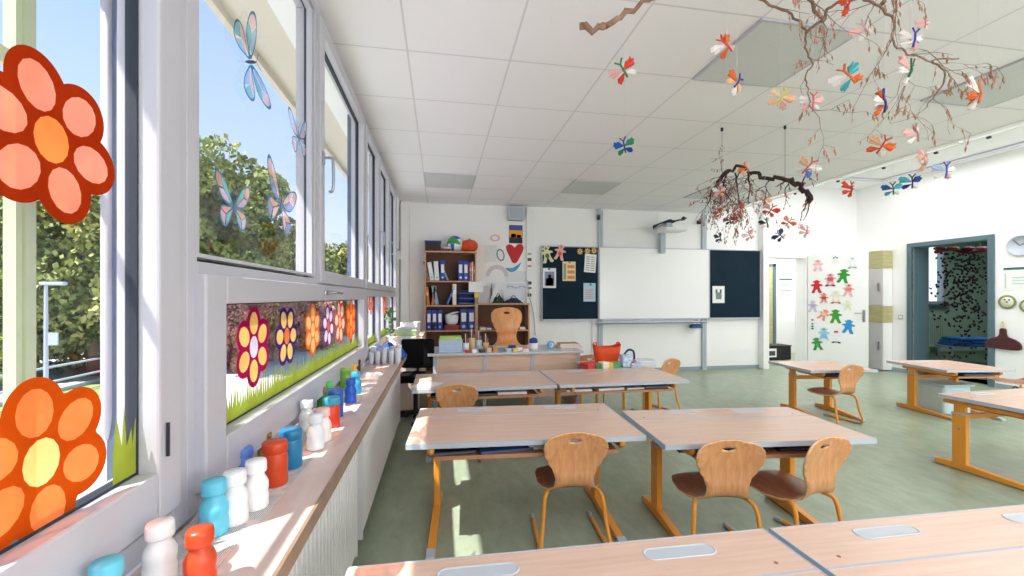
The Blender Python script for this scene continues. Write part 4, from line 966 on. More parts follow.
# projector on its wall arm
t = T('projector', 'white short-throw projector with grey cables on an arm above the whiteboard', 'projector', (0, 0, 0))
pc = onY(671, 229, 6.85)
MB().box((pc.x+.02, 6.85, pc.z), (.42, .34, .10), bev=.03).build('housing', M_white, t, smooth=False)
o = MB().box((pc.x-.13, 6.72, pc.z+.03), (.12, .10, .05), bev=.012).build('lens_hood', M_grey, t)
b = MB(); b.box((onY(662, 235, 7.2).x, 7.2, 2.42), (.10, .10, .42), bev=.012); b.build('wall_bracket', M_grey, t)
MB().box((pc.x-.08, 7.02, pc.z+.075), (.09, .5, .05), bev=.01).build('arm', M_grey, t)
b = MB()
for k in range(5):
    b.tube(smoothpath([(pc.x-.26, 7.0, pc.z+.03+.01*k), (pc.x-.16, 6.9-.03*k, pc.z+.11), (pc.x-.02, 6.85, pc.z+.10+.015*k), (pc.x+.10, 6.8+.02*k, pc.z+.15), (pc.x+.20+.02*k, 6.82, pc.z+.16+.01*k)]), .014)
b.ball((pc.x+.23, 6.83, pc.z+.19), .035, 10, 8); b.build('cable_bundle', M_gasket, t)
# loudspeaker, pictures and drawings left of the boards
t = T('loudspeaker', 'light grey loudspeaker box high on the back wall, above the sunset picture', 'loudspeaker', (0, 0, 0))
wallbox('cabinet', None, None, 509, 205.5, 524, 220, YB-.16, .155, M_edge, t, .008); wallbox('grille', None, None, 510.5, 207.5, 522.5, 218.5, YB-.165, .006, M_grey, t)
sheet_px(509, 225, 522.5, 243.5, cm(40, 50, 100), 'sunset_picture', 'dark picture of an orange sunset with black shapes, above the red heart', 'picture', y=YB-.006, deco=[('sky_glow', -.95, .95, -.35, .45, cm(240, 160, 50)), ('black_ground', -.95, .95, -.95, -.5, cm(14, 14, 18)), ('dark_hill', -.7, .0, -.5, .05, cm(30, 24, 24)), ('dark_hill', .15, .8, -.5, -.05, cm(30, 24, 24)), ('blue_sky_band', -.95, .95, .5, .92, cm(40, 80, 160))])
hp = [(0, .11), (.05, .16), (.11, .17), (.155, .13), (.15, .05), (.10, -.05), (.05, -.14), (.02, -.17), (-.04, -.16), (-.09, -.06), (-.14, .04), (-.155, .12), (-.11, .16), (-.05, .15)]
o = flatmesh('paper_heart', [smooth2(hp, 3)], mat('heart_red', (206, 30, 36), .6, var=.1), None, wallM(514.7, 253.5, YB-.004), th=.004); tag(o, 'big red paper heart on the back wall below the sunset picture', 'paper heart')
sw = [(-.12, -.03), (-.04, -.07), (.06, -.04), (.13, .06), (.15, .10), (.06, .04), (-.02, .0), (-.12, 0)]
o = flatmesh('paper_crescent', [smooth2(sw, 3)], cm(70, 160, 196), None, wallM(513, 268, YB-.004), th=.003); tag(o, 'turquoise crescent shaped cut-out below the red heart', 'paper cut-out')
o = flatmesh('paper_ring', [ell(0, 0, .07, .11, .2, 20), ell(0, 0, .05, .085, .2, 20)], cm(130, 134, 140), None, wallM(500.5, 255, YB-.004), th=.003); tag(o, 'grey oval ring drawing left of the red heart', 'paper cut-out')
o = flatmesh('paper_wreath', [ell(0, 0, .09, .06, 0, 20), ell(0, 0, .055, .035, 0, 20)], cm(236, 186, 184), None, wallM(495, 238, YB-.004), th=.003); tag(o, 'pale pink wreath drawing left of the sunset picture', 'paper cut-out')
rb = ell(0, -.04, .20, .20, 0, 40)[:21]; rb2 = ell(0, -.04, .13, .13, 0, 40)[:21][::-1]
o = flatmesh('rainbow_drawing', [rb+rb2], cm(214, 206, 212), None, wallM(497, 274, YB-.004), th=.002); tag(o, 'faint arched rainbow drawing above the low bookcase', 'drawing')
o = flatmesh('pink_drawing', [smooth2(ell(0, 0, .11, .07, 0, 8), 2)], cm(232, 196, 206), None, wallM(490, 292, YB-.004), th=.002); tag(o, 'pale pink smudge drawing just right of the bookcase', 'drawing')
def lightsheet(px0, py0, px1, py1, c, lb, y=YB-.003): o = wallbox('drawing_sheet', lb, 'drawing', px0, py0, px1, py1, y, .002, cm(*c)); return o
lightsheet(484, 245, 497, 262, (232, 232, 234), 'pale blank drawing sheet left of the grey oval ring'); lightsheet(505, 271, 526, 282, (228, 232, 236), 'pale sheet under the turquoise crescent'); lightsheet(500, 283, 524, 300, (224, 228, 234), 'pale sheet with blue marks just above the low bookcase', y=YB-.0055)
b = MB(); a = onY(507, 287, YB-.008)
for i in range(6): b.tube([(a.x+.07*i, YB-.008, a.z+.02*math.sin(i*2)), (a.x+.07*i+.05, YB-.008, a.z+.02*math.cos(i*2))], .006, 6)
tag(b.build('blue_garland', cm(96, 120, 170)), 'row of small dark blue pencil strokes above the low bookcase', 'drawing')
# white service conduit with switches
t = T('service_duct', 'white vertical cable duct with a column of dark switches beside the pictures', 'cable duct', (0, 0, 0))
a = onY(526, 300, YB).x; c = onY(534.5, 300, YB).x
MB().b2(a, c, YB-.05, YB-.001, .75, 2.98).build('duct_body', M_white, t, bevel=.006)
for i, (py, cc) in enumerate(((254, (176, 174, 170)), (259.5, (90, 90, 96)), (266, (206, 150, 150)), (283, (60, 62, 70)), (288, (120, 122, 130)), (295, (66, 66, 74)))):
    p = onY(529.5, py, YB-.05); MB().box((p.x, YB-.054, p.z), (.07, .012, .055 if i % 2 else .035), bev=.003).build('switch', cm(*cc), t)
o = MB().box((0, 0, 0), (.06, .03, .08), bev=.006).build('hook_rail', M_grey); o.location = onY(599, 211, YB-.08); tag(o, 'small grey hook fitting at the top of the left board rail', 'hook')
o = MB().cyl((0, 0, 0), (0, 0, 1.35), .012).build('trim_12', M_white, None, kind='structure'); o.location = (xb_-.10, YB-.02, .04)
sk = MB(); q = onY(536, 330, 7.2); sk.tube(smoothpath([(q.x, 7.25, .72), (q.x-.03, 7.26, 1.1), (q.x-.11, 7.27, 1.45), (q.x-.13, 7.275, 1.7)]), .007); tag(sk.build('grey_cable', M_grey), 'thin grey cable running up the wall beside the low bookcase', 'cable')

# ================================================================= ON THE TEACHER DESK
def dz(px, py, z=TZ): return onZ(px, py, z)
def desk_at(px, y, z=TZ): p = onY(px, 350, y); return (p.x, y, z)
# white box organiser with green top sheet
x0 = onY(437, 345, 5.15).x; x1 = onY(464, 345, 5.15).x; w = x1-x0
t = T('drawer_box', 'pale blue box with a light green top on the left of the teacher desk', 'box', ((x0+x1)/2, 5.18, TZ))
MB().box((0, 0, .075), (w*.86, .24, .15), bev=.006).build('body', cm(206, 220, 236), t); MB().box((0, 0, .165), (w*.8, .2, .03), bev=.006).build('green_top', cm(190, 226, 110), t)
for s in (-1, 0): MB().b2(-w*.40, w*.40, -.124, -.12, .085+s*.07, .145+s*.07).build('drawer_front', cm(186, 206, 230), t)
for px, h, c, lb in ((466, .10, (236, 238, 240), 'white paper box right of the pale blue box'), (472, .15, (226, 196, 150), 'tall beige tin of pencils on the teacher desk'), (479, .12, (200, 216, 230), 'glass jar with brushes on the teacher desk'), (486, .09, (236, 190, 120), 'short yellow tin on the teacher desk'), (529, .05, (240, 226, 200), 'little cream tub right of the light orange chair on the teacher desk')):
    p = desk_at(px, 5.12+rnd.uniform(0, .15)); t = T('pencil_pot', lb, 'pot', p); MB().lathe([(.034, 0), (.038, h), (.034, h), (.03, .01), (0, .01)], n=16).build('pot_body', cm(*c), t)
    if h >= .09:
        for i in range(7):
            a = i*.9; cc = [(200, 60, 50), (50, 90, 180), (240, 200, 70), (60, 150, 80), (120, 80, 50), (230, 230, 230), (230, 130, 60)][i]
            MB().cyl((.012*math.cos(a), .012*math.sin(a), .012), (.030*math.cos(a), .030*math.sin(a), h+.05+.03*((i*7) % 3)), .0045, n=6).build('pencil', cm(*cc), t)
small = [(492, .035, (70, 120, 190), 'blue flat pencil case'), (499, .03, (90, 140, 210), 'light blue flat case'), (505, .045, (226, 190, 90), 'yellow tape dispenser shaped box'), (512, .06, (40, 60, 120), 'small dark blue box'), (518, .025, (236, 232, 226), 'white small notepad'), (523, .03, (214, 120, 90), 'terracotta rubber block')]
for px, h, c, lb in small:
    simplebox('desk_item', lb+' lying on the middle of the teacher desk', 'desk item', desk_at(px, 5.05+rnd.uniform(0, .1)), (.09, .07, h), cm(*c), rz=rnd.uniform(-.5, .5), lid=cm(*[min(255, v+14) for v in c]))
bpy.context.view_layer.update()
p = desk_at(533.5, 5.2); t = T('tape_roll_box', 'dark blue and white tub on the teacher desk right of the light orange chair', 'tub', p); MB().lathe([(.05, 0), (.055, .02), (.055, .07), (.05, .08)], n=20).build('tub_body', M_paper, t); MB().lathe([(.052, .08), (.058, .085), (.05, .13), (.02, .145), (0, .145)], n=20).build('tub_lid', M_blue, t)
p = desk_at(551, 5.2); t = T('adhesive_tape', 'light blue roll of tape standing on the teacher desk', 'tape roll', (p[0], p[1], TZ+.05)); o = MB().lathe([(.026, -.015), (.05, -.015), (.05, .015), (.026, .015), (.026, -.015)], n=24).build('roll', cm(110, 180, 226), t); o.rotation_euler = (R(90), 0, R(20))
MB().lathe([(.022, -.016), (.026, -.016), (.026, .016), (.022, .016), (.022, -.016)], n=24).build('core', M_paper, t).rotation_euler = (R(90), 0, R(20))
for i, (c, lb) in enumerate((((226, 190, 150), 'tan book lying at the right end of the teacher desk, lowest of its pile'), ((236, 214, 180), 'cream book in the middle of the pile at the right end of the teacher desk'), ((216, 160, 110), 'light brown book on top of the pile at the right end of the teacher desk'))):
    p = desk_at(568, 5.3, TZ+.001+.02*i); t = T('desk_book', lb, 'book', p, rz=R(5-6*i), group='books at the right end of the teacher desk'); MB().box((0, 0, .0095), (.30-.02*i, .24, .018), bev=.002).build('cover', cm(*c), t); MB().box((0, -.1205, .0095), (.28-.02*i, .002, .012)).build('page_edge', M_paper, t)

# ================================================================= SIDE TABLE ITEMS
def tab(px, y, z=.612): p = onY(px, 365, y); return (p.x, y, z)
p = tab(606.5, 4.72); t = T('orange_basket', 'bright orange red basket bag on the low table before the whiteboard', 'basket', p)
m = mat('orange_fabric', (238, 82, 30), .7, var=.1, scale=8)
b = MB(); W2, D2, HH = .165, .10, .22
pr = []
for k in range(28):
    a = 2*math.pi*k/28; pr.append((a,))
rings = []
for j, (zz_, sc_) in enumerate(((0, .74), (.02, .80), (.12, .92), (.20, 1.0))):
    rings.append([b.bm.verts.new((W2*sc_*abs(math.cos(a))**.6*math.copysign(1, math.cos(a)), D2*sc_*abs(math.sin(a))**.6*math.copysign(1, math.sin(a)), zz_+(.035*abs(math.cos(a))**3 if j == 3 else 0))) for a, in pr])
for r0, r1 in zip(rings, rings[1:]):
    for k in range(28): f = b.bm.faces.new((r0[k], r0[(k+1) % 28], r1[(k+1) % 28], r1[k])); f.smooth = True
b.bm.faces.new(rings[0][::-1]); o = b.build('basket_body', m, t); q = o.modifiers.new('t', 'SOLIDIFY'); q.thickness = .006
for s in (-1, 1): MB().tube(smoothpath([(s*.15, 0, .20), (s*.165, 0, .24), (s*.13, 0, .245), (s*.125, 0, .2)]), .008).build('basket_handle', m, t)
items = [(590, 4.42, .17, .14, .05, (206, 60, 50), 'red folded cloth at the left end of the low table'), (597, 4.40, .10, .09, .045, (60, 130, 80), 'green packet on the low table before the orange basket'), (604, 4.40, .09, .08, .06, (236, 232, 210), 'white and green packet on the low table before the orange basket'),
         (611, 4.41, .08, .08, .05, (230, 200, 90), 'yellow packet on the low table before the orange basket'), (616, 4.40, .07, .09, .055, (90, 160, 110), 'mint green packet on the low table'), (644, 4.55, .22, .20, .05, (222, 228, 234), 'flat white paper pile at the right of the low table'), (636, 4.42, .12, .12, .035, (190, 206, 222), 'pale blue booklets on the right of the low table')]
for px, y, a, d_, h, c, lb in items: simplebox('table_item', lb, 'packet', tab(px, y), (a, d_, h), cm(*c), rz=rnd.uniform(-.4, .4), lid=cm(*[min(255, v+12) for v in c]))
p = tab(626, 4.46); t = T('gift_bag', 'white blue patterned bag with a dark blue handle beside the orange basket', 'bag', p)
MB().box((0, 0, .07), (.12, .10, .14), bev=.008).build('bag_body', mat('bag_pattern', (226, 236, 246), .5, c2=(120, 170, 214), scale=22), t)
MB().tube(smoothpath([(-.02, 0, .14), (.03, 0, .19), (.09, 0, .17), (.10, 0, .08)]), .012).build('bag_handle', cm(20, 50, 80), t)
MB().box((.055, -.052, .03), (.03, .02, .06), bev=.004).build('red_tag', M_red, t)

more = [(468, .022, (214, 60, 50), 'small red block at the front of the teacher desk'), (474.5, .03, (240, 240, 240), 'white crumpled note at the front of the teacher desk'), (482, .025, (60, 60, 70), 'black clip box at the front of the teacher desk'), (488.5, .04, (230, 196, 160), 'skin coloured little box at the front of the teacher desk'),
        (495.5, .05, (230, 150, 60), 'orange small box in the middle of the teacher desk'), (508.5, .03, (176, 200, 224), 'pale blue flat box at the front of the teacher desk'), (515, .03, (240, 214, 120), 'pale yellow block at the front of the teacher desk'), (526, .02, (250, 250, 250), 'white thin pad at the right of the light orange chair')]
for px, h, c, lb in more: simplebox('desk_item', lb, 'desk item', desk_at(px, 4.985), (.06, .05, h), cm(*c), rz=rnd.uniform(-.5, .5), lid=cm(*[min(255, v+10) for v in c]))
# sheet on the front row desk
o = MB().box((0, 0, 0), (.20, .26, .002)).build('paper_sheet', M_paper); o.location = (-.12, 3.78, .6232); o.rotation_euler = (0, 0, R(-30)); tag(o, 'white sheet lying on the left corner of the front row desk', 'paper')

# ================================================================= BOOKS UNDER THE DESKS
M_navy = cm(30, 38, 66)
def stash(cx, cy, rz, z, items, where):
    M = Matrix.Translation((cx, cy, 0)) @ Matrix.Rotation(rz, 4, 'Z')
    for i, (x, y, w, d, h, c, nm) in enumerate(items):
        q = M @ Vector((x, y, 0)); t = T('exercise_book', nm+' on the shelf under '+where, 'exercise book', (q.x, q.y, z), rz+R(rnd.uniform(-6, 6)))
        MB().box((0, 0, h/2), (w, d, h), bev=.0015).build('cover', cm(*c), t); MB().box((0, -d/2-.0006, h/2), (w-.01, .0012, h*.5)).build('page_edge', M_paper if sum(c) > 400 else cm(90, 96, 110), t)
stash(.463, 2.62, 0, .536, [(-.40, -.20, .26, .22, .022, (24, 28, 44), 'black folder'), (-.10, -.22, .30, .20, .016, (70, 96, 150), 'blue folder'), (.10, -.20, .14, .2, .024, (236, 238, 240), 'white booklet'), (.24, -.22, .15, .18, .028, (44, 84, 170), 'bright blue book'), (.40, -.20, .12, .2, .02, (30, 34, 50), 'dark pencil case')], 'the middle row desk beside the windows')
stash(1.80, 2.335, R(-5), .536, [(-.36, -.16, .22, .18, .018, (56, 60, 76), 'dark grey book'), (-.10, -.17, .24, .2, .022, (26, 26, 36), 'black book'), (.22, -.17, .24, .2, .02, (20, 22, 32), 'black flat case')], 'the middle row desk on the right')
stash(.395, 3.965, 0, .536, [(-.36, -.2, .26, .2, .02, (30, 36, 60), 'navy book'), (-.05, -.2, .28, .2, .018, (24, 28, 44), 'black flat folder'), (.24, -.2, .26, .2, .024, (226, 228, 232), 'white pile of papers')], 'the front row desk on the left')
stash(1.675, 3.965, 0, .536, [(-.42, -.2, .24, .2, .022, (222, 228, 236), 'white blue magazine'), (-.12, -.2, .26, .2, .024, (234, 236, 238), 'white booklet'), (.12, -.2, .18, .2, .02, (150, 156, 170), 'grey booklet'), (.34, -.2, .22, .2, .03, (24, 26, 40), 'thick black folder')], 'the front row desk before the whiteboard')
stash(4.50, 4.35, R(-6), .496, [(0, -.17, .34, .24, .035, (24, 34, 44), 'thick dark folder')], 'the small desk before the door with bears')
stash(6.04, 4.12, R(-7), .496, [(.03, -.2, .30, .22, .03, (56, 70, 96), 'grey blue folder'), (.1, -.2, .22, .2, .012, (40, 44, 60), 'thin dark folder')][:1], 'the small desk before the dark doorway')
stash(4.74, 2.50, R(2), .516, [(-.2, -.1, .3, .24, .03, (40, 40, 46), 'dark folder')], 'the desk cut by the right edge of the photo')
# block added for a floor reflection, and patterned bag under the right hand desk
t = T('reflection_block', 'pale blue block added for a floor reflection under the small desk before the dark doorway', 'tub', (6.08, 4.22, 0), R(-7))
MB().box((0, 0, .17), (.34, .42, .34), bev=.03).build('tub_body', mat('pale_reflection_blue', (206, 228, 236), .3, var=.05), t); MB().box((0, 0, .35), (.38, .46, .025), bev=.01).build('lid', mat('pale_reflection_top', (190, 216, 226), .3), t)  # both parts form the added reflection block
t = T('cloth_bag', 'white bag with black strokes hanging under the dark chair at the right edge', 'bag', (6.72, 3.9, .14)); MB().box((0, 0, .06), (.30, .16, .16), bev=.04).build('bag_body', mat('bag_white_black', (232, 232, 230), .7, c2=(40, 40, 44), scale=9), t); MB().tube(smoothpath([(-.08, 0, .13), (0, 0, .20), (.08, 0, .13)]), .008).build('bag_strap', M_black, t)

# ================================================================= DOOR BEARS
leafn = Vector((math.sin(ang), -math.cos(ang), 0)); lu = Vector((math.cos(ang), math.sin(ang), 0)); P0 = Vector((hx, hy, 0))+leafn*.026
if leafn.dot(Vector((0, 0, H))-P0) < 0: leafn = -leafn; P0 = Vector((hx, hy, 0))+leafn*.026
def on_leaf(px, py):
    r = ray(px, py); o = Vector((0, 0, H)); tt = (P0-o).dot(leafn)/r.dot(leafn); return o+r*tt
def bear(cx, cy, hc, c, label, extras=(), rot=0):
    px = 730+cx/3.6; py = 230+cy/3.6; p = on_leaf(px, py); k = .84*hc/3.6*(p.x*S+p.y*Cc)/420
    t = cut_figure(frame(p, lu, (0, 0, 1)), k, c, 'paper_bear', label, 'paper bear', extras, 'paper bears on the open door', rot=rot); return t
feet = lambda c: ('feet', [(-.34, -.44), (-.2, -.5), (-.1, -.42), (.1, -.42), (.2, -.5), (.34, -.44), (.2, -.36), (-.2, -.36)], c)
shirt = lambda c: ('shirt', [(-.19, .2), (.19, .2), (.19, -.08), (-.19, -.08)], c)
dress = lambda c: ('skirt', [(-.12, 0), (.12, 0), (.26, -.3), (-.26, -.3)], c)
RD, GN, BU = (204, 30, 40), (44, 150, 50), (40, 150, 214)
bear(316, 128, 50, (240, 190, 196), 'pale pink paper bear at the top left of the door', [belly((250, 220, 224)), facee((214, 130, 130))])
bear(380, 105, 28, (236, 240, 240), 'small white paper bear head with black and green spots at the top of the door', [facee((40, 60, 50)), ('ear_spot', ell(-.2, .2, .12, .1), (30, 34, 34)), ('ear_spot', ell(.2, .2, .12, .1), (50, 90, 60))])
bear(441, 118, 50, (226, 230, 234), 'white grey paper bear at the top right of the door', [belly((250, 250, 250)), facee((170, 176, 180)), feet((150, 150, 156))])
bear(312, 204, 56, RD, 'bright red paper bear at the left of the door')
bear(361, 180, 56, (236, 170, 170), 'pink paper bear with dark shoes in the second row of the door', [shirt((206, 90, 100)), feet((60, 44, 50)), facee((180, 110, 100))])
bear(408, 166, 60, GN, 'large bright green paper bear at the upper right of the door', rot=-.15)
bear(426, 217, 56, (240, 186, 190), 'pink paper bear with a red bow below the green bear', [shirt((226, 130, 140)), facee((190, 90, 90))], rot=-.1)
bear(338, 247, 44, (214, 150, 130), 'small brown paper bear in red shirt with a green hat', [shirt((206, 50, 56)), ('hat', [(-.12, .44), (.12, .44), (0, .58)], (60, 120, 60)), feet((240, 240, 244))])
bear(381, 242, 56, (226, 224, 206), 'cream paper bear with red shoes in the middle of the door', [belly((240, 240, 226)), feet((196, 70, 70))])
bear(298, 275, 50, (206, 200, 220), 'lavender grey paper bear at the left edge of the door', [shirt((180, 170, 206)), facee((230, 190, 190))])
bear(424, 271, 44, (230, 232, 206), 'pale yellow green paper bear right of the cream bear', [belly((214, 226, 170))])
bear(337, 305, 48, (232, 150, 120), 'orange pink paper bear leaning, above the small bear with brown head', [shirt((240, 190, 180))], rot=-.5)
bear(380, 311, 60, (64, 160, 50), 'grass green paper bear in the middle of the door, lower half')
bear(297, 340, 54, (236, 240, 240), 'slim white paper bear with red head and green dots at the left edge', [facee((200, 50, 60)), ('dot', ell(0, .05, .08, .07), (60, 140, 70)), ('dot', ell(0, -.15, .08, .07), (50, 120, 70)), ('dot', ell(0, -.33, .08, .06), (40, 60, 50))])
bear(426, 348, 60, BU, 'bright blue paper bear at the lower right of the door', rot=-.1)
bear(338, 375, 56, (150, 206, 236), 'light blue paper bear with an orange brown head', [facee((206, 130, 80)), dress((130, 190, 230)), feet((240, 240, 240))])
bear(382, 386, 52, (240, 240, 244), 'white paper bear with red hat and black shoes at the foot of the group', [('hat', [(-.16, .38), (.16, .38), (.12, .52), (-.12, .52)], (200, 50, 50)), feet((30, 34, 40))])
bear(314, 410, 54, (50, 150, 70), 'green paper bear at the lower left, lowest on the door', [belly((90, 170, 90), .08)], rot=.15)
# ================================================================= RIGHT WALL
xf = 8.235
t = T('tall_cupboard', 'tall narrow white cupboard with two olive wood bands between door and right wall', 'cupboard', (0, 0, 0))
cy0, cy1 = 6.63, 7.31
zz4 = [onX(876, v, xf+.05).z for v in (251, 269, 305.5, 322.5)]; ztc, za_, zb_, zc_ = zz4
MB().b2(xf+.012, XR-.012, cy0+.01, cy1, .02, ztc).build('carcass', M_white, t)
for nm, z0, z1, m in (('olive_panel', za_, ztc, M_olive), ('olive_panel', zc_, zb_, M_olive)):
    MB().b2(xf, XR-.011, cy0, cy1, z0+.004, z1-.004).build(nm, m, t, bevel=.002)
for z0, z1 in ((zb_, za_), (.03, zc_)):
    d = MB().b2(xf-.004, xf+.012, cy0, cy1, z0+.003, z1-.003).build('cupboard_door', mat('cupboard_pale', (210, 208, 208), .4), t, bevel=.002)
    MB().b2(xf-.02, xf-.004, cy0+.06, cy0+.08, (z0+z1)/2-.08, (z0+z1)/2+.08).build('handle', M_chrome, d)
def rwM(px, py, d=.004): p = onX(px, py, XR-d); return frame(p, (0, -1, 0), (0, 0, 1))
def rw(px, py, d=.0): return onX(px, py, XR-d)
def rk(p): return (p.x*S+p.y*Cc)/420
t = T('wall_clock', 'white round clock high on the right wall, cut by the photo edge', 'clock'); p = rw(1020, 245.5, .03); t.matrix_world = frame(p, (0, -1, 0), (0, 0, 1))
MB().lathe([(.02, -.03), (.15, -.03), (.155, -.01), (.15, .004), (.14, .004), (.14, -.002), (0, -.002)], n=36).build('clock_case', M_edge, t)
for a, l, nm in ((R(60), .09, 'hour_hand'), (R(-40), .12, 'minute_hand')): MB().box((math.sin(a)*l/2, math.cos(a)*l/2, .001), (.008, l, .002), rot=Matrix.Rotation(-a, 3, 'Z')).build(nm, M_black, t)
t = T('wall_notice', 'white notice with a green header on the right wall', 'notice'); p = rw(1016, 278.5, .003); t.matrix_world = frame(p, (0, -1, 0), (0, 0, 1)); k = rk(p)
MB().box((0, 0, 0), (.29, 23*k, .002)).build('sheet', M_paper, t); MB().box((0, 10*k, .0015), (.28, 2.4*k, .001)).build('header', cm(40, 110, 90), t)
for i in range(3): MB().box((.04, (1-3*i)*k, .0015), (.16, 1.2*k, .001)).build('printed_line', cm(190, 220, 210), t)
for s in (0,): MB().box((-.12, -2*k, .0015), (.006, 15*k, .001)).build('printed_line', cm(80, 140, 120), t)
def plate(px, py, c, lb):
    p = rw(px, py, .004); t = T('decorated_disc', lb, 'wall decoration', group='decorated discs on the right wall'); t.matrix_world = frame(p, (0, -1, 0), (0, 0, 1)); r = 7*rk(p)
    MB().lathe([(0, 0), (r*.9, 0), (r, .008), (r*.97, .014), (r*.8, .010), (0, .010)], n=28).build('disc', cm(*c), t); MB().lathe([(0, .010), (r*.72, .010), (r*.70, .013), (0, .013)], n=24).build('disc_centre', cm(226, 224, 204), t)
    for a, d in ((0, .0), (2.2, .4), (.9, .4)): flatmesh('face_spot', [ell(r*d*math.cos(a), r*d*math.sin(a), r*.12, r*.12)], cm(80, 84, 60), t, th=.002, lift=.013)
plate(1007.5, 302, (132, 142, 96), 'round olive rimmed disc with a face on the right wall, left one'); plate(1029, 306, (132, 142, 96), 'round olive rimmed disc cut by the right edge of the photo')
t = T('apron_bag', 'dark brown bell shaped bag with a loop hanging on the right wall', 'bag'); p = rw(1003, 341, .02); t.matrix_world = frame(p, (0, -1, 0), (0, 0, 1)); k = rk(p)
sh = [(-13, -7), (-13, -2), (-9, 2), (-3, 5), (-2, 12), (2, 12), (3, 5), (9, 2), (13, -2), (13, -7.5), (5, -8.5), (-6, -8)]
flatmesh('bag_body', [smooth2([(a*k, b_*k) for a, b_ in sh], 3)], mat('dark_brown_leather', (76, 32, 36), .5, var=.15), t, th=.03, lift=-.015)
MB().tube(smoothpath([(-1*k, 12*k, 0), (-1.5*k, 17*k, 0), (0, 20*k, 0), (1.5*k, 17*k, 0), (1*k, 12*k, 0)]), .008).build('hanging_loop', cm(226, 220, 180), t)
t = T('light_switch', 'small white light switch on the wall left of the dark doorway', 'switch'); p = rw(901, 317, .0); t.matrix_world = frame(p, (0, -1, 0), (0, 0, 1)); MB().box((0, 0, .006), (.08, .08, .012), bev=.003).build('plate', M_frame, t); MB().box((0, 0, .014), (.05, .05, .006), bev=.002).build('rocker', M_white, t)

# corridor
t = T('corridor_notice', 'framed white notice with a green header in the corridor behind the open door', 'notice'); p = onY(785.5, 284, 9.19); t.location = (p.x, 9.185, p.z)
MB().b2(-.18, .18, -.004, .004, -.14, .14).build('sheet', M_paper, t); MB().b2(-.175, .175, -.006, -.004, .09, .13).build('header', cm(60, 110, 100), t)
b = MB(); [b.b2(*q) for q in ((-.19, -.18, -.01, .005, -.15, .15), (.18, .19, -.01, .005, -.15, .15), (-.18, .18, -.01, .005, -.15, -.14), (-.18, .18, -.01, .005, .14, .15))]; b.build('notice_frame', M_grey, t); MB().b2(-.14, .1, -.006, -.004, -.06, .02).build('printed_block', cm(180, 210, 200), t)
p0 = onZ(764.5, 361, 0); p1 = onY(792, 361, p0.y)
t = T('black_crate', 'black box with a white photo label on the corridor floor behind the door opening', 'box', ((p0.x+p1.x)/2, p0.y+.2, 0))
w = p1.x-p0.x; MB().box((0, 0, .16), (w, .36, .30), bev=.012).build('box_body', M_black, t); MB().box((0, 0, .32), (w*1.03, .38, .02), bev=.006).build('lid', M_black, t)
o = MB().box((-w*.22, -.182, .17), (w*.36, .003, .19)).build('photo_label', M_paper, t); MB().box((-w*.22, -.1845, .16), (w*.25, .002, .10)).build('label_print', cm(60, 64, 70), o)

# side room : garland, mats, radiator
rg = random.Random(11); b = MB(); ctr = dist(962, 250, 8.3)
for i in range(420):
    px = rg.gauss(963, 15); top = 253; py = top+abs(rg.gauss(0, 1))*48
    if px < 929 or px > 990 or py > 365: continue
    p = dist(px, py, 8.3+rg.uniform(-.3, .3)); p.x = p.x
    b.leaf(p, .034, .02, .034, (rg.uniform(-1, 1), rg.uniform(-1, 1), 1))
g = b.build('leaf_garland', mat('dark_leaf', (40, 34, 40), .7, c2=(70, 36, 56), scale=3)); tag(g, 'curtain of small dark leaves hanging in the side room behind the dark doorway', 'garland', kind='stuff')
t = T('hanging_hoop', 'red and pink decorated branch that the leaf curtain hangs from, in the side room', 'hanging branch')
MB().tube(smoothpath([dist(936, 252, 8.2), dist(950, 249, 8.3), dist(965, 252, 8.3), dist(985, 250, 8.2)]), .035).build('branch', cm(130, 50, 50), t)
for px, c in ((940, (170, 60, 70)), (952, (196, 70, 60)), (968, (150, 50, 70)), (982, (216, 70, 130))): MB().ball(dist(px, 248.5, 8.25), (.12, .09, .04), 10, 6).build('crepe_bow', cm(*c), t)
for px in (942, 980): MB().cyl(dist(px, 250, 8.25), (dist(px, 250, 8.25).x, dist(px, 250, 8.25).y, 3.0), .004).build('cord', M_thread, t)
p = dist(971, 342, 8.8); t = T('mat_trolley', 'low metal trolley table in the side room carrying blue mats', 'table', (p.x, p.y, 0), R(-25))
MB().box((0, 0, p.z-.10), (.95, .5, .04)).build('tabletop', M_grey, t)
for sx in (-.43, .43):
    for sy in (-.2, .2): MB().cyl((sx, sy, 0), (sx, sy, p.z-.10), .018).build('leg', M_grey, t)
for i, lb in enumerate(('lowest of the three blue mats on the trolley', 'middle one of the three blue mats on the trolley', 'topmost of the three blue mats on the trolley')):
    o = MB().box((0, 0, 0), (.9-.06*i, .46, .055), bev=.02).build('blue_mat', mat('mat_blue', (36, 110, 190), .6)); o.location = (p.x, p.y, p.z-.05+.06*i); o.rotation_euler = (0, 0, R(-25+4*i)); tag(o, lb, 'mat', 'blue mats in the side room')
p = onY(938, 345, 8.55); t = T('side_room_radiator', 'white radiator under the window of the side room', 'radiator', (p.x, 8.6, .15))
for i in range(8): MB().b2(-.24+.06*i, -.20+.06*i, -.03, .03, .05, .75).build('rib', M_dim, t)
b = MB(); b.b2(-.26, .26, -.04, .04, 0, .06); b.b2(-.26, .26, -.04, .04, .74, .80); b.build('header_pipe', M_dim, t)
MB().cyl((-.2, 0, -.15), (-.2, 0, .03), .012).build('pipe', M_dim, t)

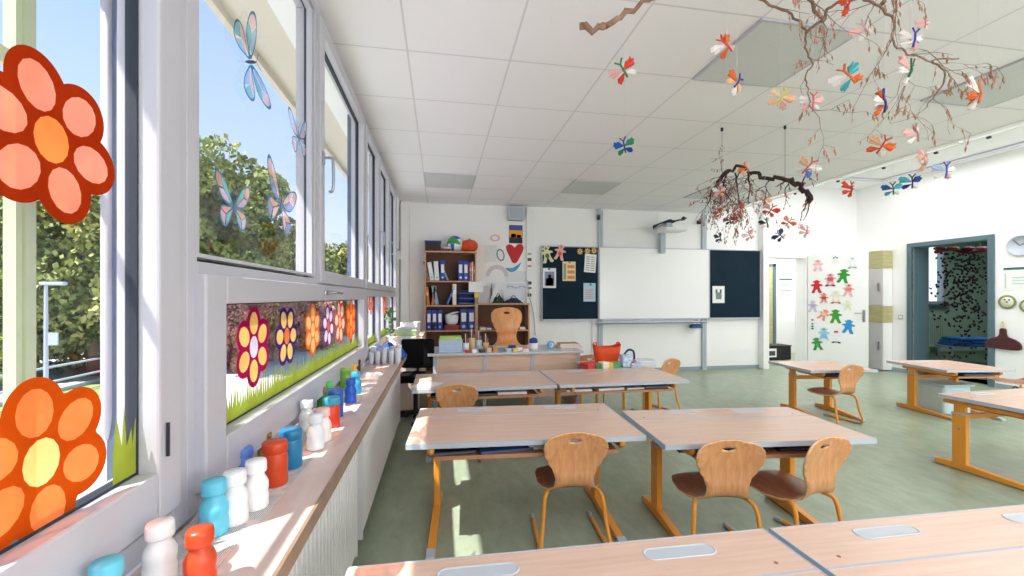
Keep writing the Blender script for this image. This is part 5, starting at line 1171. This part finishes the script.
# ================================================================= HANGING BRANCHES AND PAPER BUTTERFLIES
M_bark = mat('bark_brown', (150, 122, 106), .85, var=.4, scale=40, bump=.5); M_barkd = mat('bark_dark', (62, 46, 44), .85, var=.4, scale=40, bump=.5)
def twigs(b, p, d, L_, r, depth, rg, leaves, droop=.3):
    pts = [p.copy()]; n = max(3, int(L_/.045)); q = p.copy()
    for i in range(n):
        d = (d+Vector((rg.uniform(-1, 1), rg.uniform(-1, 1), rg.uniform(-1, 1)))*.38+Vector((0, 0, -droop*.25))).normalized(); q = q+d*(L_/n); pts.append(q.copy())
        if depth > 0 and rg.random() < .5: twigs(b, q, (d+Vector((rg.uniform(-1, 1), rg.uniform(-1, 1), rg.uniform(-1, .6)))*.9).normalized(), L_*rg.uniform(.35, .6), r*.55, depth-1, rg, leaves, droop)
        if depth <= 1 and rg.random() < .75: leaves.append((q.copy(), d.copy()))
    b.tube(pts, [max(.0008, r*(1-.7*i/n)) for i in range(n+1)], 5, cap=False)
def branch_thing(name, label, mains, leafm, bark, seed, leaf, n_tw, LT, droop, hook):
    rg = random.Random(seed); t = T(name, label, 'hanging branch'); b = MB(); leaves = []
    for pts, rr in mains:
        P = smoothpath(pts, 5); n = len(P)
        P = [q+Vector((rg.uniform(-1, 1), rg.uniform(-1, 1), rg.uniform(-1, 1)))*rr*.9 for q in P]
        b.tube(P, [rr*(1-.62*i/n) for i in range(n)], 7)
        for k in range(n_tw): 
            i = rg.randrange(1, n); twigs(b, P[i], Vector((rg.uniform(-1, 1), rg.uniform(-1, 1), rg.uniform(-1, .35))).normalized(), LT*rg.uniform(.5, 1.1), rr*.28, 2, rg, leaves, droop)
    b.build('branch', bark, t)
    lb = MB()
    for q, d in leaves:
        if rg.random() > leaf[2]: continue
        dn = (Vector((0, 0, -1))+d*.4).normalized(); M = dn.to_track_quat('Z', 'Y').to_matrix(); s_ = rg.uniform(.7, 1.3)
        lb.leaf(q+dn*leaf[1]*s_, leaf[0]*s_, leaf[0]*s_*.6, leaf[1]*s_, dn)
    o = lb.build('dry_leaves', leafm, t, smooth=True); o['kind'] = 'stuff'
    for h in hook: 
        b = MB(); b.cyl(h, (h[0], h[1], ZC), .0015, n=6); b.build('hanging_wire', M_barkd, t)
        MB().cyl((h[0], h[1], ZC-.03), (h[0], h[1], ZC), .012).build('ceiling_hook', M_gasket, t)
    return t
def D(px, py, d): return dist(px, py, d)
M_leafb = mat('dry_leaf_brown', (200, 150, 128), .7, var=.3, scale=30)
branch_thing('twig_branch', 'large hanging branch with dry brown leaves under the ceiling at the upper right', [
    ([D(737, -10, 2.0), D(770, 5, 2.0), D(795, 18, 2.05), D(806, 32, 2.05), D(806, 50, 2.05), D(812, 64, 2.1), D(805, 76, 2.1), D(808, 92, 2.1), D(812, 112, 2.1)], .0065),
    ([D(806, 32, 2.05), D(822, 20, 2.0), D(832, 5, 2.0), D(860, -2, 1.95), D(880, 6, 1.95), D(895, 24, 2.0), D(893, 42, 2.0), D(908, 54, 2.05), D(932, 60, 2.1), D(960, 57, 2.1)], .008),
    ([D(822, 20, 2.0), D(800, -8, 1.9), D(770, -30, 1.8)], .009), ([D(880, 6, 1.95), D(900, -20, 1.9)], .010), ([D(932, 60, 2.1), D(945, 75, 2.15), D(935, 95, 2.15), D(925, 108, 2.15)], .005), ([D(915, 58, 2.1), D(905, 85, 2.1), D(897, 112, 2.1)], .004)],
    M_leafb, M_bark, 21, (.0075, .017, .6), 6, .24, .45, [tuple(D(860, -2, 1.95))])
branch_thing('stick_end', 'thick pale end of a bare stick hanging at the top of the photo', [([D(580, 27, 1.9), D(602, 27, 1.9), D(618, 15, 1.88), D(645, 2, 1.85), D(690, -22, 1.8), D(720, -60, 1.75)], .016)], M_leafb, mat('bark_pale', (168, 134, 112), .85, var=.35, scale=40, bump=.5), 5, (.006, .01, .0), 0, .1, .2, [tuple(D(690, -22, 1.8))])
branch_thing('dark_branch', 'dark crooked branch with a cloud of fine red brown twigs hanging in mid room', [
    ([D(807, 201, 3.9), D(804, 190, 3.9), D(792, 182, 3.9), D(776, 179, 3.95), D(758, 175, 4.0), D(744, 168, 4.0), D(728, 170, 4.0), D(718, 182, 4.0)], .026),
    ([D(728, 170, 4.0), D(715, 185, 4.0), D(708, 205, 4.0)], .010), ([D(735, 172, 4.05), D(738, 195, 4.1), D(742, 215, 4.1)], .008), ([D(748, 172, 3.9), D(750, 190, 3.9), D(748, 205, 3.9)], .008), ([D(728, 172, 4.2), D(724, 185, 4.3), D(730, 200, 4.3)], .009)],
    mat('red_brown_bud', (196, 122, 108), .7, c2=(140, 84, 80), scale=20), M_barkd, 9, (.0085, .013, .85), 15, .26, .5, [tuple(D(785, 180, 3.95)), tuple(D(722, 172, 4.0))])

def pbf(px, py, d, size, cols, label, tilt=0, yaw=0, body=(40, 60, 140)):
    p = D(px, py, d); k = size*d/420/.2
    t = T('paper_butterfly', label, 'paper butterfly', tuple(p), group='paper butterflies hanging from the ceiling')
    e = Matrix.Rotation(yaw, 3, 'Z') @ Matrix.Rotation(tilt, 3, 'Y')
    for i, (sx, sy, c) in enumerate(((1, 1, cols[0]), (-1, 1, cols[1 % len(cols)]), (1, -1, cols[2 % len(cols)]), (-1, -1, cols[0]))):
        b = MB(); n = 9; ctr = e @ Vector((0, 0, 0)); A = []
        for j in range(n+1):
            a = R(-24+48*j/n)+(R(34) if sy > 0 else R(-32)); r_ = (.115 if sy > 0 else .08)*k*(.72+.34*math.sin(math.pi*j/n)+.05*math.sin(j*2.3+i))
            A.append(e @ Vector((sx*r_*math.cos(a), .012*k*math.sin(j*1.8+i)+.006*k*(j % 2)+.03*k, r_*math.sin(a)*1.05)))
        v0 = b.bm.verts.new(e @ Vector((0, -.004*k, sy*.012*k))); v1 = b.bm.verts.new(e @ Vector((0, .006*k, sy*.012*k))); vs = [b.bm.verts.new(q) for q in A]; vt = [b.bm.verts.new(q+e @ Vector((0, .012*k, 0))) for q in A]
        for j in range(n): b.bm.faces.new((v0, vs[j], vs[j+1])); b.bm.faces.new((v1, vt[j+1], vt[j])); b.bm.faces.new((vs[j], vt[j], vt[j+1], vs[j+1]))
        b.build('wing', mat('tissue_%02x%02x%02x' % c, c, .8, var=.12, scale=60), t)
    b = MB(); b.tube([e @ Vector((0, 0, -.06*k)), e @ Vector((0, -.01*k, 0)), e @ Vector((0, 0, .06*k)), e @ Vector((.03*k, 0, .10*k))], .008*k, 6); b.tube([e @ Vector((0, 0, .06*k)), e @ Vector((-.03*k, 0, .10*k))], .006*k, 6); b.build('body', cm(*body), t)
    top = (3.56 if p.x > XS else ZC)-p.z
    if top > .02: MB().cyl((0, 0, 0), (0, 0, top), .0007, n=5).build('thread', M_thread, t)
Wt, Pk, Or, Rd, Pe, Tl = (246, 240, 238), (246, 196, 192), (238, 120, 60), (226, 80, 60), (250, 206, 170), (90, 190, 200)
rb_ = random.Random(4)
for a in ((624, 71, 2.1, 26, (Rd, Pk, Wt), 'red and pink butterfly with green body below the bare stick', (50, 130, 80)), (624.5, 147, 3.0, 20, ((40, 150, 110), (40, 110, 200), (30, 80, 170)), 'green and blue butterfly alone under the ceiling tiles', (30, 60, 140)),
          (727, 46, 2.1, 24, (Or, Wt, Pk), 'orange red and white butterfly left of the large grey ceiling panel', (220, 70, 40)), (737, 83, 2.2, 24, (Pe, Or, Wt), 'peach butterfly with dark blue body below the large grey ceiling panel', (40, 50, 130)),
          (781, 99, 2.2, 24, (Pe, (250, 226, 190), Pk), 'pale peach and yellow butterfly left of the leafy branch tip', (220, 200, 90)), (813, 103, 2.1, 22, (Pk, Wt, Wt), 'white pink butterfly at the low tip of the leafy branch', (230, 120, 120)),
          (850, 77, 2.05, 28, (Tl, Wt, Or), 'turquoise and white butterfly with orange body inside the leafy branch', (226, 110, 50)), (884, 104, 2.15, 28, (Or, Wt, (200, 190, 230)), 'orange and lilac butterfly with blue dots below the leafy branch', (50, 60, 150)),
          (910, 71, 2.05, 28, (Wt, Pk, Wt), 'white butterfly with dark green body inside the leafy branch', (20, 120, 70)), (881, 147, 2.6, 24, (Or, Pe, Wt), 'orange and peach butterfly before the edge of the ceiling', (200, 60, 40)),
          (917, 135, 2.4, 22, (Wt, Pk, Wt), 'white butterfly with rosy edges right of the orange and peach one', (200, 140, 140)), (979, 95, 2.2, 32, (Or, Wt, Wt), 'orange and white butterfly at the far right under the ceiling', (230, 120, 50)),
          (807, 168, 3.2, 22, (Wt, Pe, (120, 160, 230)), 'white, peach and blue butterfly above the end of the dark branch', (200, 90, 90)), (851, 190, 3.6, 18, (Rd, Rd, Or), 'plain red butterfly hanging before the upper white wall', (200, 30, 30)),
          (912, 183, 3.2, 18, ((50, 70, 150), Tl, Wt), 'navy and turquoise butterfly before the upper white wall', (40, 50, 120)), (893, 190, 3.4, 16, (Tl, (60, 110, 180), Wt), 'small blue turquoise butterfly left of the navy one', (50, 90, 110)),
          (926, 162, 2.9, 20, (Pk, Wt, Pe), 'pale pink butterfly right of the navy ones', (220, 160, 160)), (946, 172, 2.8, 20, (Wt, (190, 210, 240), Pk), 'white and pale pink butterfly with a blue tip at the right', (60, 100, 200)), (924, 157, 2.7, 14, (Pe, Pk, Wt), 'tiny peach butterfly just above the pale pink one', (230, 150, 120)),
          (848, 4, 1.9, 22, (Rd, Or, Rd), 'red orange butterfly at the very top of the leafy branch', (200, 50, 40)), (925, 24, 2.0, 14, (Pk, Pk, Wt), 'little pink butterfly near the top right of the leafy branch', (226, 120, 120)), (914, 40, 2.0, 24, (Wt, Wt, Pk), 'white butterfly with blue body in the middle of the leafy branch', (50, 60, 170)), (866, 30, 2.0, 22, (Wt, Pk, Wt), 'faint white pink butterfly in the middle of the leafy branch', (230, 190, 190)),
          (770, 211, 4.2, 15, (Rd, Pk, Or), 'salmon red butterfly under the dark branch', (200, 80, 70)), (747, 169, 3.7, 14, (Pe, Or, Pk), 'peach butterfly caught at the top of the dark branch', (220, 120, 90)), (742, 210, 4.0, 13, (Or, Pk, Pe), 'orange pink butterfly low in the dark branch twigs', (220, 90, 70)), (720, 192, 3.9, 13, (Pk, Wt, Pe), 'pink butterfly at the left in the dark branch twigs', (210, 120, 110)), (765, 199, 3.9, 12, (Pe, Wt, Or), 'peach white butterfly right in the dark branch twigs', (200, 120, 80)),
          (730, 221, 4.4, 10, ((40, 40, 50), (60, 50, 60), (40, 40, 50)), 'little dark butterfly left below the dark branch', (30, 30, 40)), (738, 219, 4.3, 9, (Pk, (120, 70, 80), Pk), 'tiny pink dark butterfly beside the little dark one', (90, 50, 60)), (720, 238, 4.5, 11, ((50, 50, 60), (40, 44, 54), (50, 50, 60)), 'little dark butterfly above the right blackboard', (30, 30, 40)),
          (767, 224, 4.2, 13, (Wt, (60, 50, 60), Wt), 'white butterfly with black body under the dark branch', (24, 24, 30)), (788, 223, 4.2, 13, (Or, Pe, Wt), 'orange white butterfly right below the dark branch', (220, 130, 80)), (781, 236, 4.2, 13, ((40, 70, 150), (30, 60, 120), Wt), 'dark blue butterfly before the wall above the door opening', (20, 40, 100)), (806, 232, 4.0, 14, (Pk, Pk, Wt), 'light pink butterfly right of the dark blue one', (230, 150, 150)),
          (750, 236, 4.3, 12, (Pk, Wt, Pk), 'light pink butterfly hanging lowest under the dark branch twigs', (230, 160, 160)), (720, 213, 4.4, 10, (Or, Rd, Pk), 'small orange butterfly at the left below the dark branch', (220, 90, 60))):
    pbf(*a[:6], tilt=rb_.uniform(-.9, .9), yaw=rb_.uniform(-.7, .7), body=a[6])
# curtain track on the upper ceiling edge with little clips
t = T('curtain_track', 'thin white rail with small dark clips running along the ceiling step on the right', 'rail', (0, 0, 0))
MB().b2(XS+.10, XS+.13, .5, 6.9, ZC-.02, ZC+.0).build('rail', M_white, t)
for y in (2.35, 2.8, 3.3, 3.75, 4.3, 4.9, 5.6): MB().box((XS+.115, y, ZC-.03), (.025, .03, .025), bev=.004).build('clip', M_gasket, t)
for y in (1.2, 3.5, 5.8): MB().b2(XS+.05, XS+.10, y, y+.02, ZC-.012, ZC).build('rail_bracket', M_white, t)

# ================================================================= OUTSIDE
M_ground = mat('lawn', (150, 164, 104), .9, var=.2, scale=.6)
GZ = -1.6
structure_mesh('ground', [(-90, -1.0, -40, 120, GZ-.2, GZ)], M_ground)
structure_mesh('road', [(-19, -12, -40, 110, GZ-.0, GZ+.02), (-10, -2.5, -40, 110, GZ, GZ+.025)], mat('asphalt', (206, 204, 206), .8, var=.1, scale=1.2))
b = MB(); b.b2(-12, -11.85, -40, 110, GZ, GZ+.12); b.build('kerb', M_edge, None, kind='structure')
def foliage(n, rx, ry, rz, rg, leaf=.095):
    bm = bmesh.new(); lumps = [(Vector((rg.uniform(-.8, .8)*rx, rg.uniform(-.8, .8)*ry, rg.uniform(-.7, .85)*rz)), rg.uniform(.16, .36)) for _ in range(44)]
    for i in range(n):
        c, s_ = lumps[i % 44]; d = Vector((rg.gauss(0, 1), rg.gauss(0, 1), rg.gauss(0, 1))).normalized()
        q = c+Vector((d.x*rx*s_, d.y*ry*s_, d.z*rz*s_))*rg.uniform(.75, 1.05)
        u = Vector((rg.uniform(-1, 1), rg.uniform(-1, 1), rg.uniform(-1, 1))).normalized(); v = u.cross(Vector((rg.uniform(-1, 1), rg.uniform(-1, 1), 1))).normalized(); a = leaf*rg.uniform(.6, 1.3)
        bm.faces.new([bm.verts.new(q+u*a), bm.verts.new(q+v*a*.7), bm.verts.new(q-u*a), bm.verts.new(q-v*a*.7)])
    me = bpy.data.meshes.new('crown'); bm.to_mesh(me); bm.free(); return me
M_lf = [mat('tree_leaf_a', (176, 184, 104), .7, c2=(74, 96, 52), scale=1.1), mat('tree_leaf_b', (204, 200, 124), .7, c2=(92, 108, 58), scale=1.1), mat('tree_leaf_c', (216, 160, 150), .7, c2=(170, 130, 116), scale=1.5)]
crowns = [foliage(20000, 2.6, 2.6, 2.4, random.Random(i)) for i in range(3)]
def tree(px, d, ztop, k, label, leaf=0):
    r = ray(px, 297); x, y = r.x*d, r.y*d; t = T('tree', label, 'tree', (x, y, GZ), rnd.uniform(0, 6), 'trees beyond the road')
    hgt = ztop-GZ; zc = hgt-2.8*k
    me = crowns[int(px) % 3]
    if leaf != 0: me = me.copy()
    me.materials.clear() if leaf else None
    if leaf or not me.materials: me.materials.append(M_lf[leaf])
    o = bpy.data.objects.new('crown', me); col.objects.link(o); o.parent = t; o.location = (0, 0, zc); o.scale = (k, k, 1.25*k)
    MB().tube([(0, 0, -.1), (.05, 0, zc*.5), (0, .05, zc)], [.22*k, .16*k, .08*k]).build('trunk', M_bark, t)
# elevation of tops follows the photograph: tall on the left, lower to the right
for px, d, zt_, k, lb, lf in ((-40, 15, 5.0, 1.2, 'bushy tree seen left of the upper orange flower', 0), (30, 17, 5.4, 1.25, 'bushy tree behind the two big orange flowers', 1), (95, 16, 4.9, 1.15, 'bushy tree right of the big orange flowers in the nearest window', 0),
                      (150, 17, 6.4, 1.2, 'tall tree hidden partly by the window post', 1), (207, 17, 6.9, 1.15, 'tallest tree at the left edge of the upper window pane', 0), (228, 20, 5.0, 1.05, 'tree behind the turquoise and pink butterfly', 1), (250, 24, 4.7, 1.2, 'rounded tree right of the turquoise and pink butterfly', 0),
                      (272, 26, 4.8, 1.2, 'olive tree behind the pink and blue butterfly', 1), (292, 30, 5.0, 1.35, 'tree between the butterflies and the window frame', 0), (325, 34, 5.5, 1.5, 'tree seen through the narrow opening sash', 1), (350, 44, 6.5, 1.8, 'far tree seen through the narrow opening sash, near its handle side', 0), (372, 60, 8, 2.2, 'farthest tree seen through the far window bay', 0)):
    tree(px, d, zt_, k, lb, lf)
tree(246, 19, 1.25, .62, 'low reddish bush seen through the flower pane', 2); tree(216, 17, 1.35, .6, 'low red leaved bush at the left of the flower pane', 2); tree(305, 24, 1.2, .7, 'reddish bush behind the orange flowers of the lower pane', 2)
hd = T('hedge', 'dark green hedge running along the far side of the road', 'hedge', (-21, 20, GZ)); 
bm = bmesh.new(); rg = random.Random(5)
for i in range(16000):
    q = Vector((rg.uniform(-.9, .9), rg.uniform(-30, 60), rg.uniform(0, 2.0)+.3*math.sin(i))); u = Vector((rg.uniform(-1, 1), rg.uniform(-1, 1), rg.uniform(-1, 1))).normalized(); v = u.cross(Vector((.3, 1, .2))).normalized(); a = .28
    bm.faces.new([bm.verts.new(q+u*a), bm.verts.new(q+v*a*.7), bm.verts.new(q-u*a), bm.verts.new(q-v*a*.7)])
me = bpy.data.meshes.new('hedge_leaves'); bm.to_mesh(me); bm.free(); me.materials.append(M_lf[0]); o = bpy.data.objects.new('hedge_leaves', me); col.objects.link(o); o.parent = hd
t = T('railing', 'long pale metal guard railing beside the road outside', 'railing', (-11.5, 20, GZ))
for z in (.45, .9): MB().tube([(0, -30, z), (0, 60, z)], .035).build('rail', M_edge, t)
for i in range(31): MB().cyl((0, -30+3*i, 0), (0, -30+3*i, .92), .03, n=8).build('railing_post', M_edge, t)
r = ray(46, 297); t = T('lamp_post', 'thin grey street lamp post with a small sign seen in the nearest window', 'lamp post', (r.x*10, r.y*10, GZ))
MB().cyl((0, 0, 0), (0, 0, 3.3), .05, .035, n=10).build('post', M_grey, t); MB().box((.12, 0, 2.0), (.25, .03, .3)).build('sign_board', M_grey, t); MB().box((.15, 0, 3.32), (.5, .14, .08), bev=.02).build('lamp_head', M_grey, t)
# ================================================================= LIGHT
w = bpy.data.worlds.new('sky'); sc.world = w; w.use_nodes = True; nt = w.node_tree; N = nt.nodes; L = nt.links
bg = N['Background']; tc = N.new('ShaderNodeTexCoord'); sp = N.new('ShaderNodeSeparateXYZ'); L.new(tc.outputs['Generated'], sp.inputs[0])
rp = N.new('ShaderNodeValToRGB'); e = rp.color_ramp.elements
e[0].position = 0; e[0].color = lin((224, 233, 246)); e[1].position = .75; e[1].color = lin((116, 160, 216)); q = e.new(.25); q.color = lin((186, 208, 238))
L.new(sp.outputs['Z'], rp.inputs[0]); L.new(rp.outputs[0], bg.inputs[0]); bg.inputs[1].default_value = 1.35
def light(name, kind, loc, energy, rot=None, size=None, color=(1, 1, 1), target=None):
    l = bpy.data.lights.new(name, kind); l.energy = energy; l.color = color
    if kind == 'AREA': l.shape = 'RECTANGLE'; l.size, l.size_y = size
    o = bpy.data.objects.new(name, l); col.objects.link(o); o.location = loc
    d = Vector(target) if target else None
    if d: o.rotation_euler = d.to_track_quat('-Z', 'Y').to_euler()
    return o
sun = light('sun', 'SUN', (-6, -3, 8), 9, target=(.49, .35, -1), color=(1, .96, .9)); sun.data.angle = R(.6)
light('fill_upper', 'AREA', (6.9, 2.5, 3.58), 160, size=(2.4, 8), target=(0, 0, -1), color=(1, .99, .98))  # unseen fill added to brighten the raised right side
light('fill_overhead_rear', 'AREA', (2.2, -1.5, 2.98), 80, size=(4.5, 1.2), target=(0, 0, -1))  # added overhead fill behind the camera, no fitting
light('fill_rear_wall', 'AREA', (4.4, -2.5, 1.7), 165, size=(6, 1.7), target=(-.02, 1, .38), color=(.97, .98, 1))  # added fill panel before the solid rear wall
light('corridor_fill', 'AREA', (7.6, 8.4, 2.68), 45, size=(2, .8), target=(0, 0, -1))  # added to brighten the dark corridor, no fitting
light('side_room_fill', 'AREA', (11.5, 6.2, 2.98), 35, size=(2, 2), target=(0, 0, -1), color=(.9, 1, .97))  # added to lift the dark side room, no fitting
# unseen frames added round the rear wall and raised ceiling fill lamps
frame_rear = st('fill_frame_rear'); b = MB()  # added frame, the wall behind it has no opening
for q in ((1.3, 7.5, .78, .85), (1.3, 7.5, 2.55, 2.62)): b.b2(q[0], q[1], YR, YR+.06, q[2], q[3])
for x in (1.3, 3.35, 5.4, 7.44): b.b2(x, x+.07, YR, YR+.06, .85, 2.55)
b.build('window_frame', M_frame, frame_rear)  # added frame round the rear fill, no window here
frame_upper = st('fill_frame_upper'); b = MB()  # added frame under the closed raised ceiling
for x in (5.62, 8.12): b.b2(x, x+.06, -1.6, 6.6, 3.56, 3.6)
for y in (-1.6, 1.1, 3.8, 6.54): b.b2(5.68, 8.12, y, y+.06, 3.56, 3.6)
b.build('window_frame', M_frame, frame_upper)  # added frame round the upper fill, no window here
vs = sc.view_settings; vs.view_transform = 'Standard'; vs.look = 'None'; vs.exposure = .12; vs.gamma = 1; vs.use_curve_mapping = False
sc.display_settings.display_device = 'sRGB'
cy = sc.cycles; cy.use_denoising = True; cy.max_bounces = 10; cy.diffuse_bounces = 6; cy.transparent_max_bounces = 16; cy.sample_clamp_indirect = 8; cy.caustics_reflective = False; cy.caustics_refractive = False
